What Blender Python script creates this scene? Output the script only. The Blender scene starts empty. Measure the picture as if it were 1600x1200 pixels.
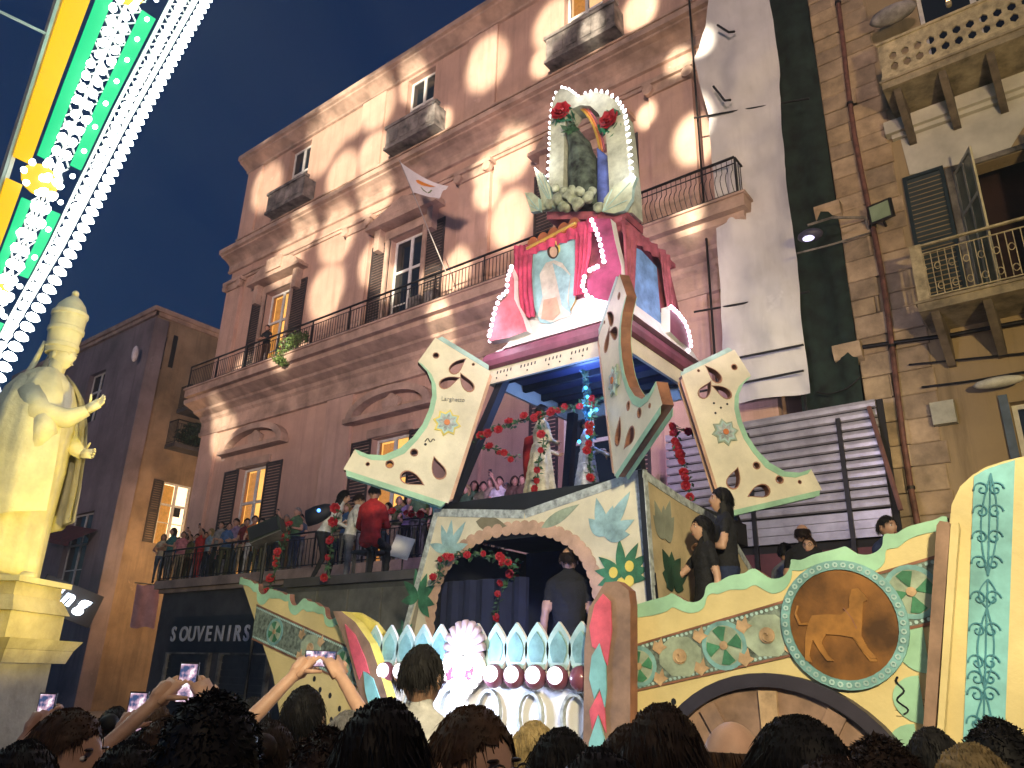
import bpy, bmesh, math, random
from mathutils import Vector, Matrix, noise, geometry
R = math.radians
random.seed(7)
S = bpy.context.scene
COL = S.collection

# ------------------------------------------------------------------ camera
FPX, CAMZ = 1200.0, 2.0
_p, _r, _y = R(20.7), R(-1.65), R(51.6)
_fh = Vector((-math.cos(_y), math.sin(_y), 0)); _up = Vector((0, 0, 1))
FW = _fh*math.cos(_p) + _up*math.sin(_p)
_r0 = _fh.cross(_up); _u0 = _r0.cross(FW)
RT = _r0*math.cos(_r) - _u0*math.sin(_r)
UP = _u0*math.cos(_r) + _r0*math.sin(_r)
EYE = Vector((0, 0, CAMZ))
cd = bpy.data.cameras.new('camera'); cam = bpy.data.objects.new('camera', cd); COL.objects.link(cam)
cd.sensor_width = 36; cd.lens = 36*FPX/1600; cd.clip_start = .05; cd.clip_end = 3000
cam.matrix_world = Matrix(((RT.x, UP.x, -FW.x, 0), (RT.y, UP.y, -FW.y, 0), (RT.z, UP.z, -FW.z, CAMZ), (0, 0, 0, 1)))
S.camera = cam

# ------------------------------------------------------------------ sky, dusk sun, exposure
W = bpy.data.worlds.new('World'); S.world = W; W.use_nodes = True
wn = W.node_tree.nodes; wl = W.node_tree.links
sky = wn.new('ShaderNodeTexSky'); sky.sky_type = 'NISHITA'; sky.sun_disc = False
sky.sun_elevation = R(-3.0); sky.sun_rotation = R(200); sky.altitude = 0; sky.ozone_density = 3.2; sky.air_density = 1.2; sky.dust_density = .6
tn = wn.new('ShaderNodeMix'); tn.data_type = 'RGBA'; tn.blend_type = 'MULTIPLY'; tn.inputs[0].default_value = 1; tn.inputs[7].default_value = (.42, 1.28, 1.30, 1)
wl.new(sky.outputs[0], tn.inputs[6]); wl.new(tn.outputs[2], wn['Background'].inputs[0]); wn['Background'].inputs[1].default_value = .92
sd = bpy.data.lights.new('dusk_sun', 'SUN'); so = bpy.data.objects.new('dusk_sun', sd); COL.objects.link(so)
sd.energy = .02; sd.angle = R(20); sd.color = (.5, .65, 1); so.rotation_euler = (R(35), 0, R(110))
S.view_settings.view_transform = 'Standard'; S.view_settings.look = 'None'; S.view_settings.gamma = 1; S.view_settings.exposure = .4
S.cycles.use_denoising = True; S.cycles.sample_clamp_indirect = 4; S.cycles.max_bounces = 5; S.cycles.diffuse_bounces = 3; S.cycles.caustics_reflective = False; S.cycles.caustics_refractive = False

# ------------------------------------------------------------------ pixel rays met with planes of the place
def ray(px, py): return FW*FPX + RT*(px-800) - UP*(py-600)
def onY(px, py, Y): d = ray(px, py); return EYE + d*(Y/d.y)
def onX(px, py, X): d = ray(px, py); return EYE + d*(X/d.x)
def onZ(px, py, Z): d = ray(px, py); return EYE + d*((Z-CAMZ)/d.z)
def at(px, py, dep): return EYE + ray(px, py)*(dep/FPX)

# ------------------------------------------------------------------ materials
MATS = {}
def mat(name, col, rough=.75, var=.18, scale=3., bump=.0, bscale=40., metal=0, emit=None, es=0, col2=None, spec=.4, sub=0, tr=0, alpha=1, streak=0):
    if name in MATS: return MATS[name]
    m = bpy.data.materials.new(name); m.use_nodes = True; n = m.node_tree.nodes; l = m.node_tree.links; b = n['Principled BSDF']
    b.inputs['Roughness'].default_value = rough; b.inputs['Metallic'].default_value = metal; b.inputs['Specular IOR Level'].default_value = spec
    c = (*col, 1)
    if var:
        tc = n.new('ShaderNodeTexCoord'); nz = n.new('ShaderNodeTexNoise'); nz.inputs['Scale'].default_value = scale; nz.inputs['Detail'].default_value = 6; nz.inputs['Roughness'].default_value = .62
        l.new(tc.outputs['Object'], nz.inputs['Vector'])
        mr = n.new('ShaderNodeMapRange'); mr.inputs[1].default_value = .32; mr.inputs[2].default_value = .68; l.new(nz.outputs['Fac'], mr.inputs[0])
        mx = n.new('ShaderNodeMix'); mx.data_type = 'RGBA'
        c2 = col2 or tuple(max(0, x*(1-2*var)) for x in col)
        c1 = tuple(min(1, x*(1+var)) for x in col) if not col2 else col
        mx.inputs[6].default_value = (*c1, 1); mx.inputs[7].default_value = (*c2, 1)
        l.new(mr.outputs[0], mx.inputs[0]); cout = mx.outputs[2]
        if streak:   # rain streaks, peeled patches and grime
            mp = n.new('ShaderNodeMapping'); mp.inputs['Scale'].default_value = (1.3, 1.3, .11); l.new(tc.outputs['Object'], mp.inputs[0])
            ns = n.new('ShaderNodeTexNoise'); ns.inputs['Scale'].default_value = 2.2; ns.inputs['Detail'].default_value = 8; ns.inputs['Roughness'].default_value = .7; l.new(mp.outputs[0], ns.inputs['Vector'])
            r2 = n.new('ShaderNodeMapRange'); r2.inputs[1].default_value = .50; r2.inputs[2].default_value = .72; r2.inputs[4].default_value = streak; l.new(ns.outputs['Fac'], r2.inputs[0])
            m2 = n.new('ShaderNodeMix'); m2.data_type = 'RGBA'; l.new(r2.outputs[0], m2.inputs[0]); l.new(cout, m2.inputs[6]); m2.inputs[7].default_value = tuple(x*.42 for x in col)+(1,)
            np_ = n.new('ShaderNodeTexNoise'); np_.inputs['Scale'].default_value = .9; np_.inputs['Detail'].default_value = 10; np_.inputs['Roughness'].default_value = .75; l.new(tc.outputs['Object'], np_.inputs['Vector'])
            r3 = n.new('ShaderNodeMapRange'); r3.inputs[1].default_value = .62; r3.inputs[2].default_value = .64; r3.inputs[4].default_value = .55; l.new(np_.outputs['Fac'], r3.inputs[0])
            m3 = n.new('ShaderNodeMix'); m3.data_type = 'RGBA'; l.new(r3.outputs[0], m3.inputs[0]); l.new(m2.outputs[2], m3.inputs[6]); m3.inputs[7].default_value = tuple(min(1, x*1.15+.05) for x in col)+(1,); cout = m3.outputs[2]
        l.new(cout, b.inputs['Base Color'])
        if bump:
            n2 = n.new('ShaderNodeTexNoise'); n2.inputs['Scale'].default_value = bscale; n2.inputs['Detail'].default_value = 5; l.new(tc.outputs['Object'], n2.inputs['Vector'])
            bp = n.new('ShaderNodeBump'); bp.inputs['Strength'].default_value = bump; bp.inputs['Distance'].default_value = .02
            l.new(n2.outputs['Fac'], bp.inputs['Height']); l.new(bp.outputs[0], b.inputs['Normal'])
    else:
        b.inputs['Base Color'].default_value = c
    if emit: b.inputs['Emission Color'].default_value = (*emit, 1); b.inputs['Emission Strength'].default_value = es
    if tr: b.inputs['Transmission Weight'].default_value = tr
    if alpha < 1: b.inputs['Alpha'].default_value = alpha
    m.diffuse_color = c; MATS[name] = m; return m
def glow(name, col, es):
    m = mat(name, tuple(.08*c for c in col), var=0, emit=col, es=es); m.cycles.emission_sampling = 'NONE'; return m

# ------------------------------------------------------------------ things
def thing(name, label, cat, loc=(0, 0, 0), group=None):
    o = bpy.data.objects.new(name, None); COL.objects.link(o); o.location = loc; o.empty_display_size = .1
    o['label'] = label; o['category'] = cat
    if group: o['group'] = group
    return o
def tag(o, label, cat, group=None):
    o['label'] = label; o['category'] = cat
    if group: o['group'] = group
    return o
def offset(o):
    v = Vector((0, 0, 0))
    while o is not None: v += o.location; o = o.parent
    return v
def put(me, name, parent=None, mats=None, world=True):
    if parent is not None and world:
        off = offset(parent)
        if off.length > 0: me.transform(Matrix.Translation(-off))
    o = bpy.data.objects.new(name, me); COL.objects.link(o)
    if parent is not None: o.parent = parent
    for m in mats or []: me.materials.append(m)
    return o
class Fr:
    """a plane in the place: origin, across, up, outward normal"""
    def __init__(s, o, u, v, n): s.o, s.u, s.v, s.n = Vector(o), Vector(u).normalized(), Vector(v).normalized(), Vector(n).normalized()
    def p(s, a, b, c=0): return s.o + s.u*a + s.v*b + s.n*c
    def ab(s, w): d = w - s.o; return (d.dot(s.u), d.dot(s.v))
    def px(s, x, y):
        d = ray(x, y); t = (s.o-EYE).dot(s.n)/d.dot(s.n); return s.ab(EYE + d*t)
def FY(Y): return Fr((0, Y, 0), (1, 0, 0), (0, 0, 1), (0, -1, 0))
def FX(X): return Fr((X, 0, 0), (0, 1, 0), (0, 0, 1), (1, 0, 0))
class MB:
    def __init__(s): s.v = []; s.f = []; s.m = []
    def add(s, vs, fs, mi=0):
        k = len(s.v); s.v += [Vector(v) for v in vs]; s.f += [tuple(k+i for i in f) for f in fs]; s.m += [mi]*len(fs); return s
    def obox(s, c, ax, ay, az, mi=0):
        c, ax, ay, az = Vector(c), Vector(ax), Vector(ay), Vector(az)
        vs = [c+ax*i+ay*j+az*k for i in (-1, 1) for j in (-1, 1) for k in (-1, 1)]
        return s.add(vs, [(0, 1, 3, 2), (4, 6, 7, 5), (0, 4, 5, 1), (2, 3, 7, 6), (0, 2, 6, 4), (1, 5, 7, 3)], mi)
    def box(s, x0, x1, y0, y1, z0, z1, mi=0):
        return s.obox(((x0+x1)/2, (y0+y1)/2, (z0+z1)/2), ((x1-x0)/2, 0, 0), (0, (y1-y0)/2, 0), (0, 0, (z1-z0)/2), mi)
    def fbox(s, F, a0, a1, b0, b1, c0, c1, mi=0):
        return s.obox(F.p((a0+a1)/2, (b0+b1)/2, (c0+c1)/2), F.u*((a1-a0)/2), F.v*((b1-b0)/2), F.n*((c1-c0)/2), mi)
    def tube(s, pts, r, n=6, mi=0, cap=True):
        pts = [Vector(p) for p in pts]; m = len(pts); rs = r if isinstance(r, (list, tuple)) else [r]*m
        t0 = (pts[1]-pts[0]).normalized(); a = t0.orthogonal().normalized(); vs = []
        for i, p in enumerate(pts):
            t = (pts[min(i+1, m-1)]-pts[max(i-1, 0)]).normalized(); a = (a - t*a.dot(t)).normalized(); b = t.cross(a)
            vs += [p + (a*math.cos(2*math.pi*k/n)+b*math.sin(2*math.pi*k/n))*rs[i] for k in range(n)]
        fs = [(i*n+k, i*n+(k+1) % n, (i+1)*n+(k+1) % n, (i+1)*n+k) for i in range(m-1) for k in range(n)]
        if cap: fs += [tuple(range(n-1, -1, -1)), tuple(range((m-1)*n, m*n))]
        return s.add(vs, fs, mi)
    def loft(s, rings, mi=0, cap=True, closed=True):
        n = len(rings[0]); m = len(rings); vs = [v for r in rings for v in r]
        fs = [(i*n+k, i*n+(k+1) % n, (i+1)*n+(k+1) % n, (i+1)*n+k) for i in range(m-1) for k in range(n if closed else n-1)]
        if cap: fs += [tuple(range(n-1, -1, -1)), tuple(range((m-1)*n, m*n))]
        return s.add(vs, fs, mi)
    def lathe(s, prof, c, n=16, mi=0):
        return s.loft([[(c[0]+r*math.cos(2*math.pi*k/n), c[1]+r*math.sin(2*math.pi*k/n), c[2]+z) for k in range(n)] for r, z in prof], mi)
    def ball(s, c, rx, ry=None, rz=None, nu=8, nv=6, mi=0):
        ry = ry or rx; rz = rz or rx; c = Vector(c)
        vs = [c+Vector((0, 0, -rz))]
        for j in range(1, nv):
            t = math.pi*j/nv; vs += [c+Vector((rx*math.sin(t)*math.cos(2*math.pi*k/nu), ry*math.sin(t)*math.sin(2*math.pi*k/nu), -rz*math.cos(t))) for k in range(nu)]
        vs.append(c+Vector((0, 0, rz))); e = len(vs)-1
        fs = [(0, 1+(k+1) % nu, 1+k) for k in range(nu)] + [(1+j*nu+k, 1+j*nu+(k+1) % nu, 1+(j+1)*nu+(k+1) % nu, 1+(j+1)*nu+k) for j in range(nv-2) for k in range(nu)]
        fs += [(1+(nv-2)*nu+k, 1+(nv-2)*nu+(k+1) % nu, e) for k in range(nu)]
        return s.add(vs, fs, mi)
    def prism(s, F, out, c0, c1, holes=(), mi=0, side=None):
        loops = [list(out)] + [list(h) for h in holes]; flat = [p for L in loops for p in L]
        tris = geometry.tessellate_polygon([[Vector((p[0], p[1], 0)) for p in L] for L in loops]); k = len(flat)
        vs = [F.p(p[0], p[1], c0) for p in flat] + [F.p(p[0], p[1], c1) for p in flat]
        def up(t):
            a, b, c = (flat[i] for i in t); return (b[0]-a[0])*(c[1]-a[1])-(b[1]-a[1])*(c[0]-a[0]) > 0
        rh = F.u.cross(F.v).dot(F.n) > 0
        tf = [t if up(t) == rh else t[::-1] for t in tris]
        s.add(vs, [tuple(k+i for i in t) for t in tf] + [t[::-1] for t in tf], mi)
        base = len(s.v)-2*k; i0 = 0; sm = mi if side is None else side
        for li, L in enumerate(loops):
            n = len(L); area = sum(L[i][0]*L[(i+1) % n][1]-L[(i+1) % n][0]*L[i][1] for i in range(n))
            flip = (area > 0) != (li == 0)
            for i in range(n):
                a, b = base+i0+i, base+i0+(i+1) % n; q = (a, b, b+k, a+k)
                s.f.append(q if flip != rh else q[::-1]); s.m.append(sm)
            i0 += n
        return s
    def mesh(s, name, smooth=False):
        me = bpy.data.meshes.new(name); me.from_pydata([tuple(v) for v in s.v], [], s.f)
        for p, mi in zip(me.polygons, s.m): p.material_index = mi
        if smooth: me.polygons.foreach_set('use_smooth', [True]*len(me.polygons))
        me.update(); return me
    def build(s, name, mats, parent=None, smooth=False, kind=None, fix=False, auto=None):
        me = s.mesh(name, smooth)
        if fix:
            bm = bmesh.new(); bm.from_mesh(me); bmesh.ops.recalc_face_normals(bm, faces=bm.faces); bm.to_mesh(me); bm.free()
        if auto: me.set_sharp_from_angle(angle=R(auto))
        o = put(me, name, parent, mats if isinstance(mats, (list, tuple)) else [mats])
        if kind: o['kind'] = kind
        return o
def kids(o): return [c for c in bpy.data.objects if c.parent is o]
def copy_tree(o, parent=None, loc=None):
    c = o.copy(); COL.objects.link(c); c.parent = parent
    if loc is not None: c.location = loc
    for ch in list(o.children): copy_tree(ch, c)
    return c
def light(name, kind, loc, energy, col, size=.1, aim=None, spot=60, blend=.4):
    d = bpy.data.lights.new(name, kind); o = bpy.data.objects.new(name, d); COL.objects.link(o); o.location = loc; d.energy = energy; d.color = col
    if kind == 'SPOT': d.spot_size = R(spot); d.spot_blend = blend; d.shadow_soft_size = size
    elif kind == 'AREA': d.size = size
    else: d.shadow_soft_size = size
    if aim is not None: o.rotation_euler = (Vector(aim)-Vector(loc)).to_track_quat('-Z', 'Y').to_euler()
    return o
def circ(cx, cy, rx, ry=None, n=16, a0=0): ry = ry or rx; return [(cx+rx*math.cos(a0+2*math.pi*k/n), cy+ry*math.sin(a0+2*math.pi*k/n)) for k in range(n)]
def lerp(a, b, t): return a+(b-a)*t
def bez(p0, p1, p2, n=8): return [((1-t)**2*p0[0]+2*t*(1-t)*p1[0]+t*t*p2[0], (1-t)**2*p0[1]+2*t*(1-t)*p1[1]+t*t*p2[1]) for t in (i/n for i in range(n+1))]
def interp(tab, x):
    for (a, b), (c, d) in zip(tab, tab[1:]):
        if x <= c: return lerp(b, d, (x-a)/(c-a))
    return tab[-1][1]
GZ = .1   # level of the square's paving
# ================================================================== lamps that light the square
# gobo projector: soft white patches thrown on the palace front
def projector():
    loc = Vector((8.0, -28.0, 9.5)); aim = Vector((-16.5, 16, 18))
    o = light('pattern_projector_lamp', 'SPOT', loc, 330000, (1, .87, .66), .12, aim, 50, .1)
    m = o.rotation_euler.to_matrix().inverted()
    d = o.data; d.use_nodes = True; n = d.node_tree.nodes; l = d.node_tree.links; em = n['Emission']
    tc = n.new('ShaderNodeTexCoord'); sp = n.new('ShaderNodeSeparateXYZ'); l.new(tc.outputs['Normal'], sp.inputs[0])
    def mth(op, a, b=None):
        k = n.new('ShaderNodeMath'); k.operation = op
        for i, x in enumerate((a, b)):
            if x is None: continue
            if isinstance(x, (int, float)): k.inputs[i].default_value = x
            else: l.new(x, k.inputs[i])
        return k.outputs[0]
    u = mth('DIVIDE', sp.outputs[0], sp.outputs[2]); v = mth('DIVIDE', sp.outputs[1], sp.outputs[2])
    v = mth('MULTIPLY', v, .72)
    cb = n.new('ShaderNodeCombineXYZ'); l.new(u, cb.inputs[0]); l.new(v, cb.inputs[1])
    acc = None
    for px, py, r in GOBO:
        q = m @ (onY(px, py, 15.95)-loc)
        dn = n.new('ShaderNodeVectorMath'); dn.operation = 'DISTANCE'; l.new(cb.outputs[0], dn.inputs[0]); dn.inputs[1].default_value = (q.x/q.z, q.y/q.z*.72, 0)
        mr = n.new('ShaderNodeMapRange'); mr.interpolation_type = 'SMOOTHSTEP'; l.new(dn.outputs['Value'], mr.inputs[0])
        pw = onY(px, py, 15.95); ra = r*1.18*((pw-EYE).dot(FW)/FPX)/(pw-loc).length; mr.inputs[1].default_value = ra*1.3; mr.inputs[2].default_value = ra*.72; mr.inputs[3].default_value = 0; mr.inputs[4].default_value = 1
        acc = mr.outputs[0] if acc is None else mth('MAXIMUM', acc, mr.outputs[0])
    l.new(acc, em.inputs['Strength'])
GOBO = [(417, 292, 26), (500, 232, 30), (520, 205, 28), (552, 168, 33), (590, 165, 28), (535, 272, 27), (585, 242, 26), (495, 165, 18), (425, 205, 18), (645, 128, 22),
        (588, 305, 27), (527, 368, 31), (478, 362, 20), (448, 412, 26), (510, 455, 30), (585, 412, 24), (605, 440, 20), (675, 440, 18), (712, 425, 24), (460, 562, 22), (380, 575, 16),
        (760, 100, 31), (868, 38, 32), (848, 95, 18), (763, 265, 22), (800, 240, 30), (797, 340, 31), (762, 300, 20), (1000, 15, 24), (1085, 220, 28), (1085, 372, 20), (1060, 100, 18), (930, 60, 16), (690, 190, 16), (350, 680, 22), (345, 655, 16), (700, 520, 18), (1010, 180, 14), (1100, 95, 18)]
projector()
for aim_ in ((-34, 16, 18), (-20.5, 16, 18), (-9.5, 16, 18.5)): light('square_flood_lamp', 'SPOT', (8, -30, 9), 39000, (1, .70, .58), 2.2, aim_, 27, .7)
light('sodium_street_lamp', 'SPOT', (5.5, 3.0, 5.5), 3800, (1, .74, .34), .3, (-.8, 16, 10), 62, .7)
light('side_street_sodium_lamp', 'POINT', (-31.2, 17.4, 6.2), 560, (1, .58, .24), .25)
light('float_lilac_lamp', 'SPOT', (-3.3, 9.0, 5.6), 420, (.92, .80, 1), .2, (-6.2, 15, 7), 95, .7)
light('float_lilac_lamp', 'SPOT', (-5.9, 8.9, 5.6), 1300, (.78, .52, 1), .2, (-12.5, 16, 9.5), 95, .8)
light('luminaria_wash', 'SPOT', (3.5, -2.5, 5.6), 4600, (1, .86, .54), .4, (-4.0, 6.5, 4.4), 52, .35)
light('crowd_fill_light', 'POINT', (1.0, -1.5, 6.0), 260, (1, .70, .42), .4)  # unseen fill, added to lift the dark crowd

# ================================================================== ground
tile_m = mat('stone_paving', (.16, .14, .12), .7, .3, 1.5, .3, 30)
g = MB().box(-400, 400, -400, 400, GZ-1, GZ).build('ground', tile_m); g['kind'] = 'structure'

# ================================================================== palace
plaster = mat('salmon_plaster', (.50, .325, .25), .85, .12, .55, .25, 18, streak=.5)
plaster2 = mat('salmon_plaster_pale', (.54, .36, .28), .85, .12, .7, .25, 18, streak=.5)
trim = mat('weathered_stone_trim', (.44, .31, .24), .8, .25, 1.3, .4, 14)
greystone = mat('grey_balcony_stone', (.21, .19, .175), .9, .45, 2.2, .6, 12)
shutter_m = mat('dark_shutter_wood', (.045, .035, .032), .6, .3, 6)
white_m = mat('white_window_paint', (.66, .66, .64), .5, .1, 5)
glass_m = mat('dark_window_glass', (.012, .016, .018), .08, 0, spec=.6)
iron = mat('black_iron', (.018, .016, .016), .5, .3, 8, metal=.4)
room_m = mat('lit_room', (.6, .4, .2), .8, .3, 1.2, emit=(1, .52, .12), es=1.2)
curt_m = mat('self_lit_curtain', (.5, .3, .12), .9, .3, 5, emit=(1, .40, .07), es=.55)  # cloth emits, imitating room light shining through it
room2_m = mat('lit_room_soft', (.6, .4, .2), .8, .3, 1.2, emit=(1, .62, .30), es=1.0)
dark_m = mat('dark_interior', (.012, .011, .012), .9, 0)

def grid_wall(name, F, a0, a1, b0, b1, ops, depth, m, parent, ret=6):
    xs = sorted({a0, a1, *[o[0] for o in ops], *[o[1] for o in ops]}); zs = sorted({b0, b1, *[o[2] for o in ops], *[o[3] for o in ops]}); mb = MB()
    for i in range(len(xs)-1):
        j = 0
        while j < len(zs)-1:
            def hole(j): return any(o[0] < (xs[i]+xs[i+1])/2 < o[1] and o[2] < (zs[j]+zs[j+1])/2 < o[3] for o in ops)
            if hole(j): j += 1; continue
            k = j
            while k+1 < len(zs)-1 and not hole(k+1): k += 1
            mb.add([F.p(xs[i], zs[j]), F.p(xs[i+1], zs[j]), F.p(xs[i+1], zs[k+1]), F.p(xs[i], zs[k+1])], [(0, 1, 2, 3)]); j = k+1
    for o in ops:
        q = [(o[0], o[2]), (o[1], o[2]), (o[1], o[3]), (o[0], o[3])]
        for (a, b), (c, d) in zip(q, q[1:]+q[:1]): mb.add([F.p(a, b), F.p(c, d), F.p(c, d, -depth), F.p(a, b, -depth)], [(0, 1, 2, 3)])
    for (a, b), (c, d) in (((a0, b0), (a0, b1)), ((a1, b0), (a1, b1)), ((a0, b1), (a1, b1))): ret and mb.add([F.p(a, b), F.p(c, d), F.p(c, d, -ret), F.p(a, b, -ret)], [(0, 1, 2, 3)])
    return mb.build(name, m, parent)
def louvre(F, parent, a0, a1, b0, b1, c=.05):
    """an open shutter leaf lying against the wall: frame, and slats set in it"""
    mb = MB(); w = .07
    mb.fbox(F, a0, a0+w, b0, b1, .01, c).fbox(F, a1-w, a1, b0, b1, .01, c)
    for z in (b0, (b0+b1)/2-w/2, b1-w): mb.fbox(F, a0+w, a1-w, z, z+w, .01, c)
    o = mb.build('shutter', shutter_m, parent)
    sl = MB(); n = int((b1-b0)/.11)
    for k in range(n):
        z = b0+w+(k+.5)*(b1-b0-2*w)/n; sl.obox(F.p((a0+a1)/2, z, c*.5), F.u*((a1-a0)/2-w), F.v*.035+F.n*.012, F.n*.006-F.v*.002)
    sl.build('slats', shutter_m, o, kind='stuff'); return o
def casement(F, parent, xc, w, b0, b1, lit=None, back=-.30, rows=3, shut=True, sw=.95, name='window', split=.62):
    a0, a1 = xc-w/2, xc+w/2; f = .085
    mb = MB().fbox(F, a0, a0+f, b0, b1, back, back+.07).fbox(F, a1-f, a1, b0, b1, back, back+.07).fbox(F, a0+f, a1-f, b1-f, b1, back, back+.07).fbox(F, a0+f, xc-.06, lerp(b0, b1, .34), lerp(b0, b1, .34)+.04, back+.01, back+.06).fbox(F, xc+.06, a1-f, lerp(b0, b1, .34), lerp(b0, b1, .34)+.04, back+.01, back+.06).fbox(F, xc-f*.7, xc+f*.7, b0, b1-f, back, back+.075)
    zt = lerp(b0, b1, split); mb.fbox(F, a0+f, xc-f*.7, zt, zt+.1, back, back+.07).fbox(F, xc+f*.7, a1-f, zt, zt+.1, back, back+.07)
    o = mb.build(name, white_m, parent)
    for s in (0, 1):
        x0, x1 = (a0+f, xc-f*.7) if s == 0 else (xc+f*.7, a1-f)
        for z0, z1 in ((b0, zt), (zt+.1, b1-f)):
            MB().fbox(F, x0, x1, z0, z1, back+.02, back+.03).build('pane', glass_m if lit is None else mat('clear_glass', (.9, .9, .9), .02, 0, tr=1), o)
    MB().fbox(F, a0-.9 if lit else a0-.5, a1+.5, b0-.3, b1+.3, back-.5, back-.45).build('room', lit or dark_m, o)
    if lit:   # self-lit curtain gathered at one side, picture deeper in
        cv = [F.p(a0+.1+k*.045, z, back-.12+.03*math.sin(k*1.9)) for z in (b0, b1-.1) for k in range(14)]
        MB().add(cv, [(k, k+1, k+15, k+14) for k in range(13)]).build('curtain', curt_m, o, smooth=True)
        MB().fbox(F, xc+.2, xc+.65, lerp(b0, b1, .5), lerp(b0, b1, .66), back-.44, back-.42).build('picture', shutter_m, o)
    if shut: louvre(F, parent, a0-sw-.02, a0-.02, b0, b1); louvre(F, parent, a1+.02, a1+sw+.02, b0, b1)
    return o
F16 = FY(16)
pal = thing('palace', 'long salmon plaster palace with iron balcony, attic windows and patches of projected light', 'building', (-17, 16, 0))
bays = (-24.87, -17.53, -10.2)
ops = [(x-.73, x+.73, 20.9, 23.5) for x in bays] + [(x-.83, x+.83, 12.46, 16.4) for x in bays] + [(x-.85, x+.85, 4.46, 9.0) for x in bays]
grid_wall('wall', F16, -28.75, -5.25, GZ-.5, 24.2, ops, .45, plaster, pal)
# attic: dark windows behind stone balconets
for i, x in enumerate(bays):
    casement(F16, pal, x, 1.46, 20.9, 23.5, None if i < 2 else room2_m, shut=False, split=.5)
    x += .2
    MB().fbox(F16, x-1.25, x+1.25, 20.15, 20.98, .42, .56).fbox(F16, x-1.25, x-1.1, 20.15, 20.98, .002, .42).fbox(F16, x+1.1, x+1.25, 20.15, 20.98, .002, .42).fbox(F16, x-1.32, x+1.32, 20.98, 21.10, .38, .62).fbox(F16, x-1.3, x+1.3, 20.03, 20.15, .002, .6).build('stone_balconet', greystone, pal)
    for k in range(4): MB().fbox(F16, x-1.0+k*.52, x-.6+k*.52, 20.28, 20.85, .56, .585).build('balconet_panel', greystone, pal)
# cornices: stepped mouldings
def mould(name, steps, m, x0=-28.75, x1=-5.25, over=.12):
    mb = MB()
    for z0, z1, d in steps: mb.fbox(F16, x0-over*min(1, d/.4), x1, z0, z1, .002 if d > .01 else 0, d)
    return mb.build(name, m, pal)
def cornice(name, prof, x0=-28.85, x1=-5.25):
    MB().prism(Fr((x0, 16, 0), (0, -1, 0), (0, 0, 1), (1, 0, 0)), prof, 0, x1-x0).build(name, trim, pal)
cornice('attic_cornice', [(.002, 23.62), (.10, 23.64), (.12, 23.72), (.20, 23.78), (.40, 23.90), (.52, 23.95), (.54, 24.02), (.64, 24.05), (.64, 24.28), (.002, 24.3)])
cornice('main_cornice', [(.002, 18.35), (.10, 18.37), (.12, 18.46), (.08, 18.5), (.08, 18.72), (.16, 18.80), (.36, 18.93), (.54, 18.99), (.56, 19.04), (.68, 19.07), (.68, 19.27), (.002, 19.3)], -28.95)
mould('attic_band', [(19.6, 19.95, .08), (19.952, 20.02, .14)], trim, over=.05)
mould('architrave', [(17.75, 17.87, .07), (17.872, 17.95, .12)], trim, over=.05)
cornice('balcony_entablature', [(.002, 10.75), (.12, 10.77), (.14, 10.92), (.08, 10.96), (.08, 11.36), (.18, 11.44), (.22, 11.56), (.50, 11.68), (.54, 11.76), (.80, 11.86), (1.0, 11.94), (1.02, 12.098), (.002, 12.098)], -28.95)
MB().fbox(F16, -28.6, -5.15, 12.1, 12.4, .002, 1.22).fbox(F16, -28.65, -5.1, 12.4, 12.46, .002, 1.28).build('balcony_slab', trim, pal)
# lesenes with capitals
for x, w in ((-28.15, 1.1), (-20.1, 1.35), (-14.4, 1.35), (-7.3, 1.3)):
    MB().fbox(F16, x-w/2, x+w/2, 20.03, 23.61, .002, .09).build('lesene', plaster2, pal)
    o = MB().fbox(F16, x-w/2, x+w/2, 12.47, 17.3, .002, .15).fbox(F16, x-w/2-.08, x+w/2+.08, 12.47, 12.95, .002, .22).build('pilaster', plaster2, pal)
    cap = MB().fbox(F16, x-w/2-.12, x+w/2+.12, 17.6, 17.74, .002, .32).fbox(F16, x-w/2-.02, x+w/2+.02, 17.302, 17.6, .002, .22)
    for sx in (-1, 1):
        c = F16.p(x+sx*(w/2-.05), 17.45, .26); cap.tube([c-F16.n*.1, c+F16.n*.06], .17, 12)
    cap.build('capital', trim, o)
    MB().fbox(F16, x-w/2, x+w/2, 4.46, 10.74, .002, .13).build('pilaster', plaster2, pal)
# piano nobile doors, shutters, alternating pediments
for i, x in enumerate(bays):
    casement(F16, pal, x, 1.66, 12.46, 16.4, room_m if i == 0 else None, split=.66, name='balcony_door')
    MB().fbox(F16, x-1.02, x-.84, 12.46, 16.4, .06, .12).fbox(F16, x+.84, x+1.02, 12.46, 16.4, .06, .12).fbox(F16, x-1.05, x+1.05, 16.41, 16.75, .002, .12).build('door_surround', trim, pal)
    pd = MB()
    if i == 1: pd.prism(F16, [(x-1.7, 17.0), (x+1.7, 17.0), (x+1.7, 17.1), (x, 17.72), (x-1.7, 17.1)], .02, .45).prism(F16, [(x-1.2, 17.14), (x+1.2, 17.14), (x, 17.5)], .45, .46)
    else:
        pd.prism(F16, [(x-1.5, 16.95), (x+1.5, 16.95)]+[(x+1.5*math.cos(t), 17.05+.55*math.sin(t)) for t in [math.pi*k/12 for k in range(13)]], .02, .42)
        pd.fbox(F16, x-.5, x+.5, 17.1, 17.68, .42, .5)
    pd.fbox(F16, x-1.75, x+1.75, 16.85, 16.98, .02, .5); pd.build('pediment', trim, pal)
    for sx in (-1, 1): MB().prism(F16, [(x+sx*1.3-.12, 16.0), (x+sx*1.3+.12, 16.0), (x+sx*1.3+.14, 16.84), (x+sx*1.3-.14, 16.84)], .02, .3).build('console', trim, pal)
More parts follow.
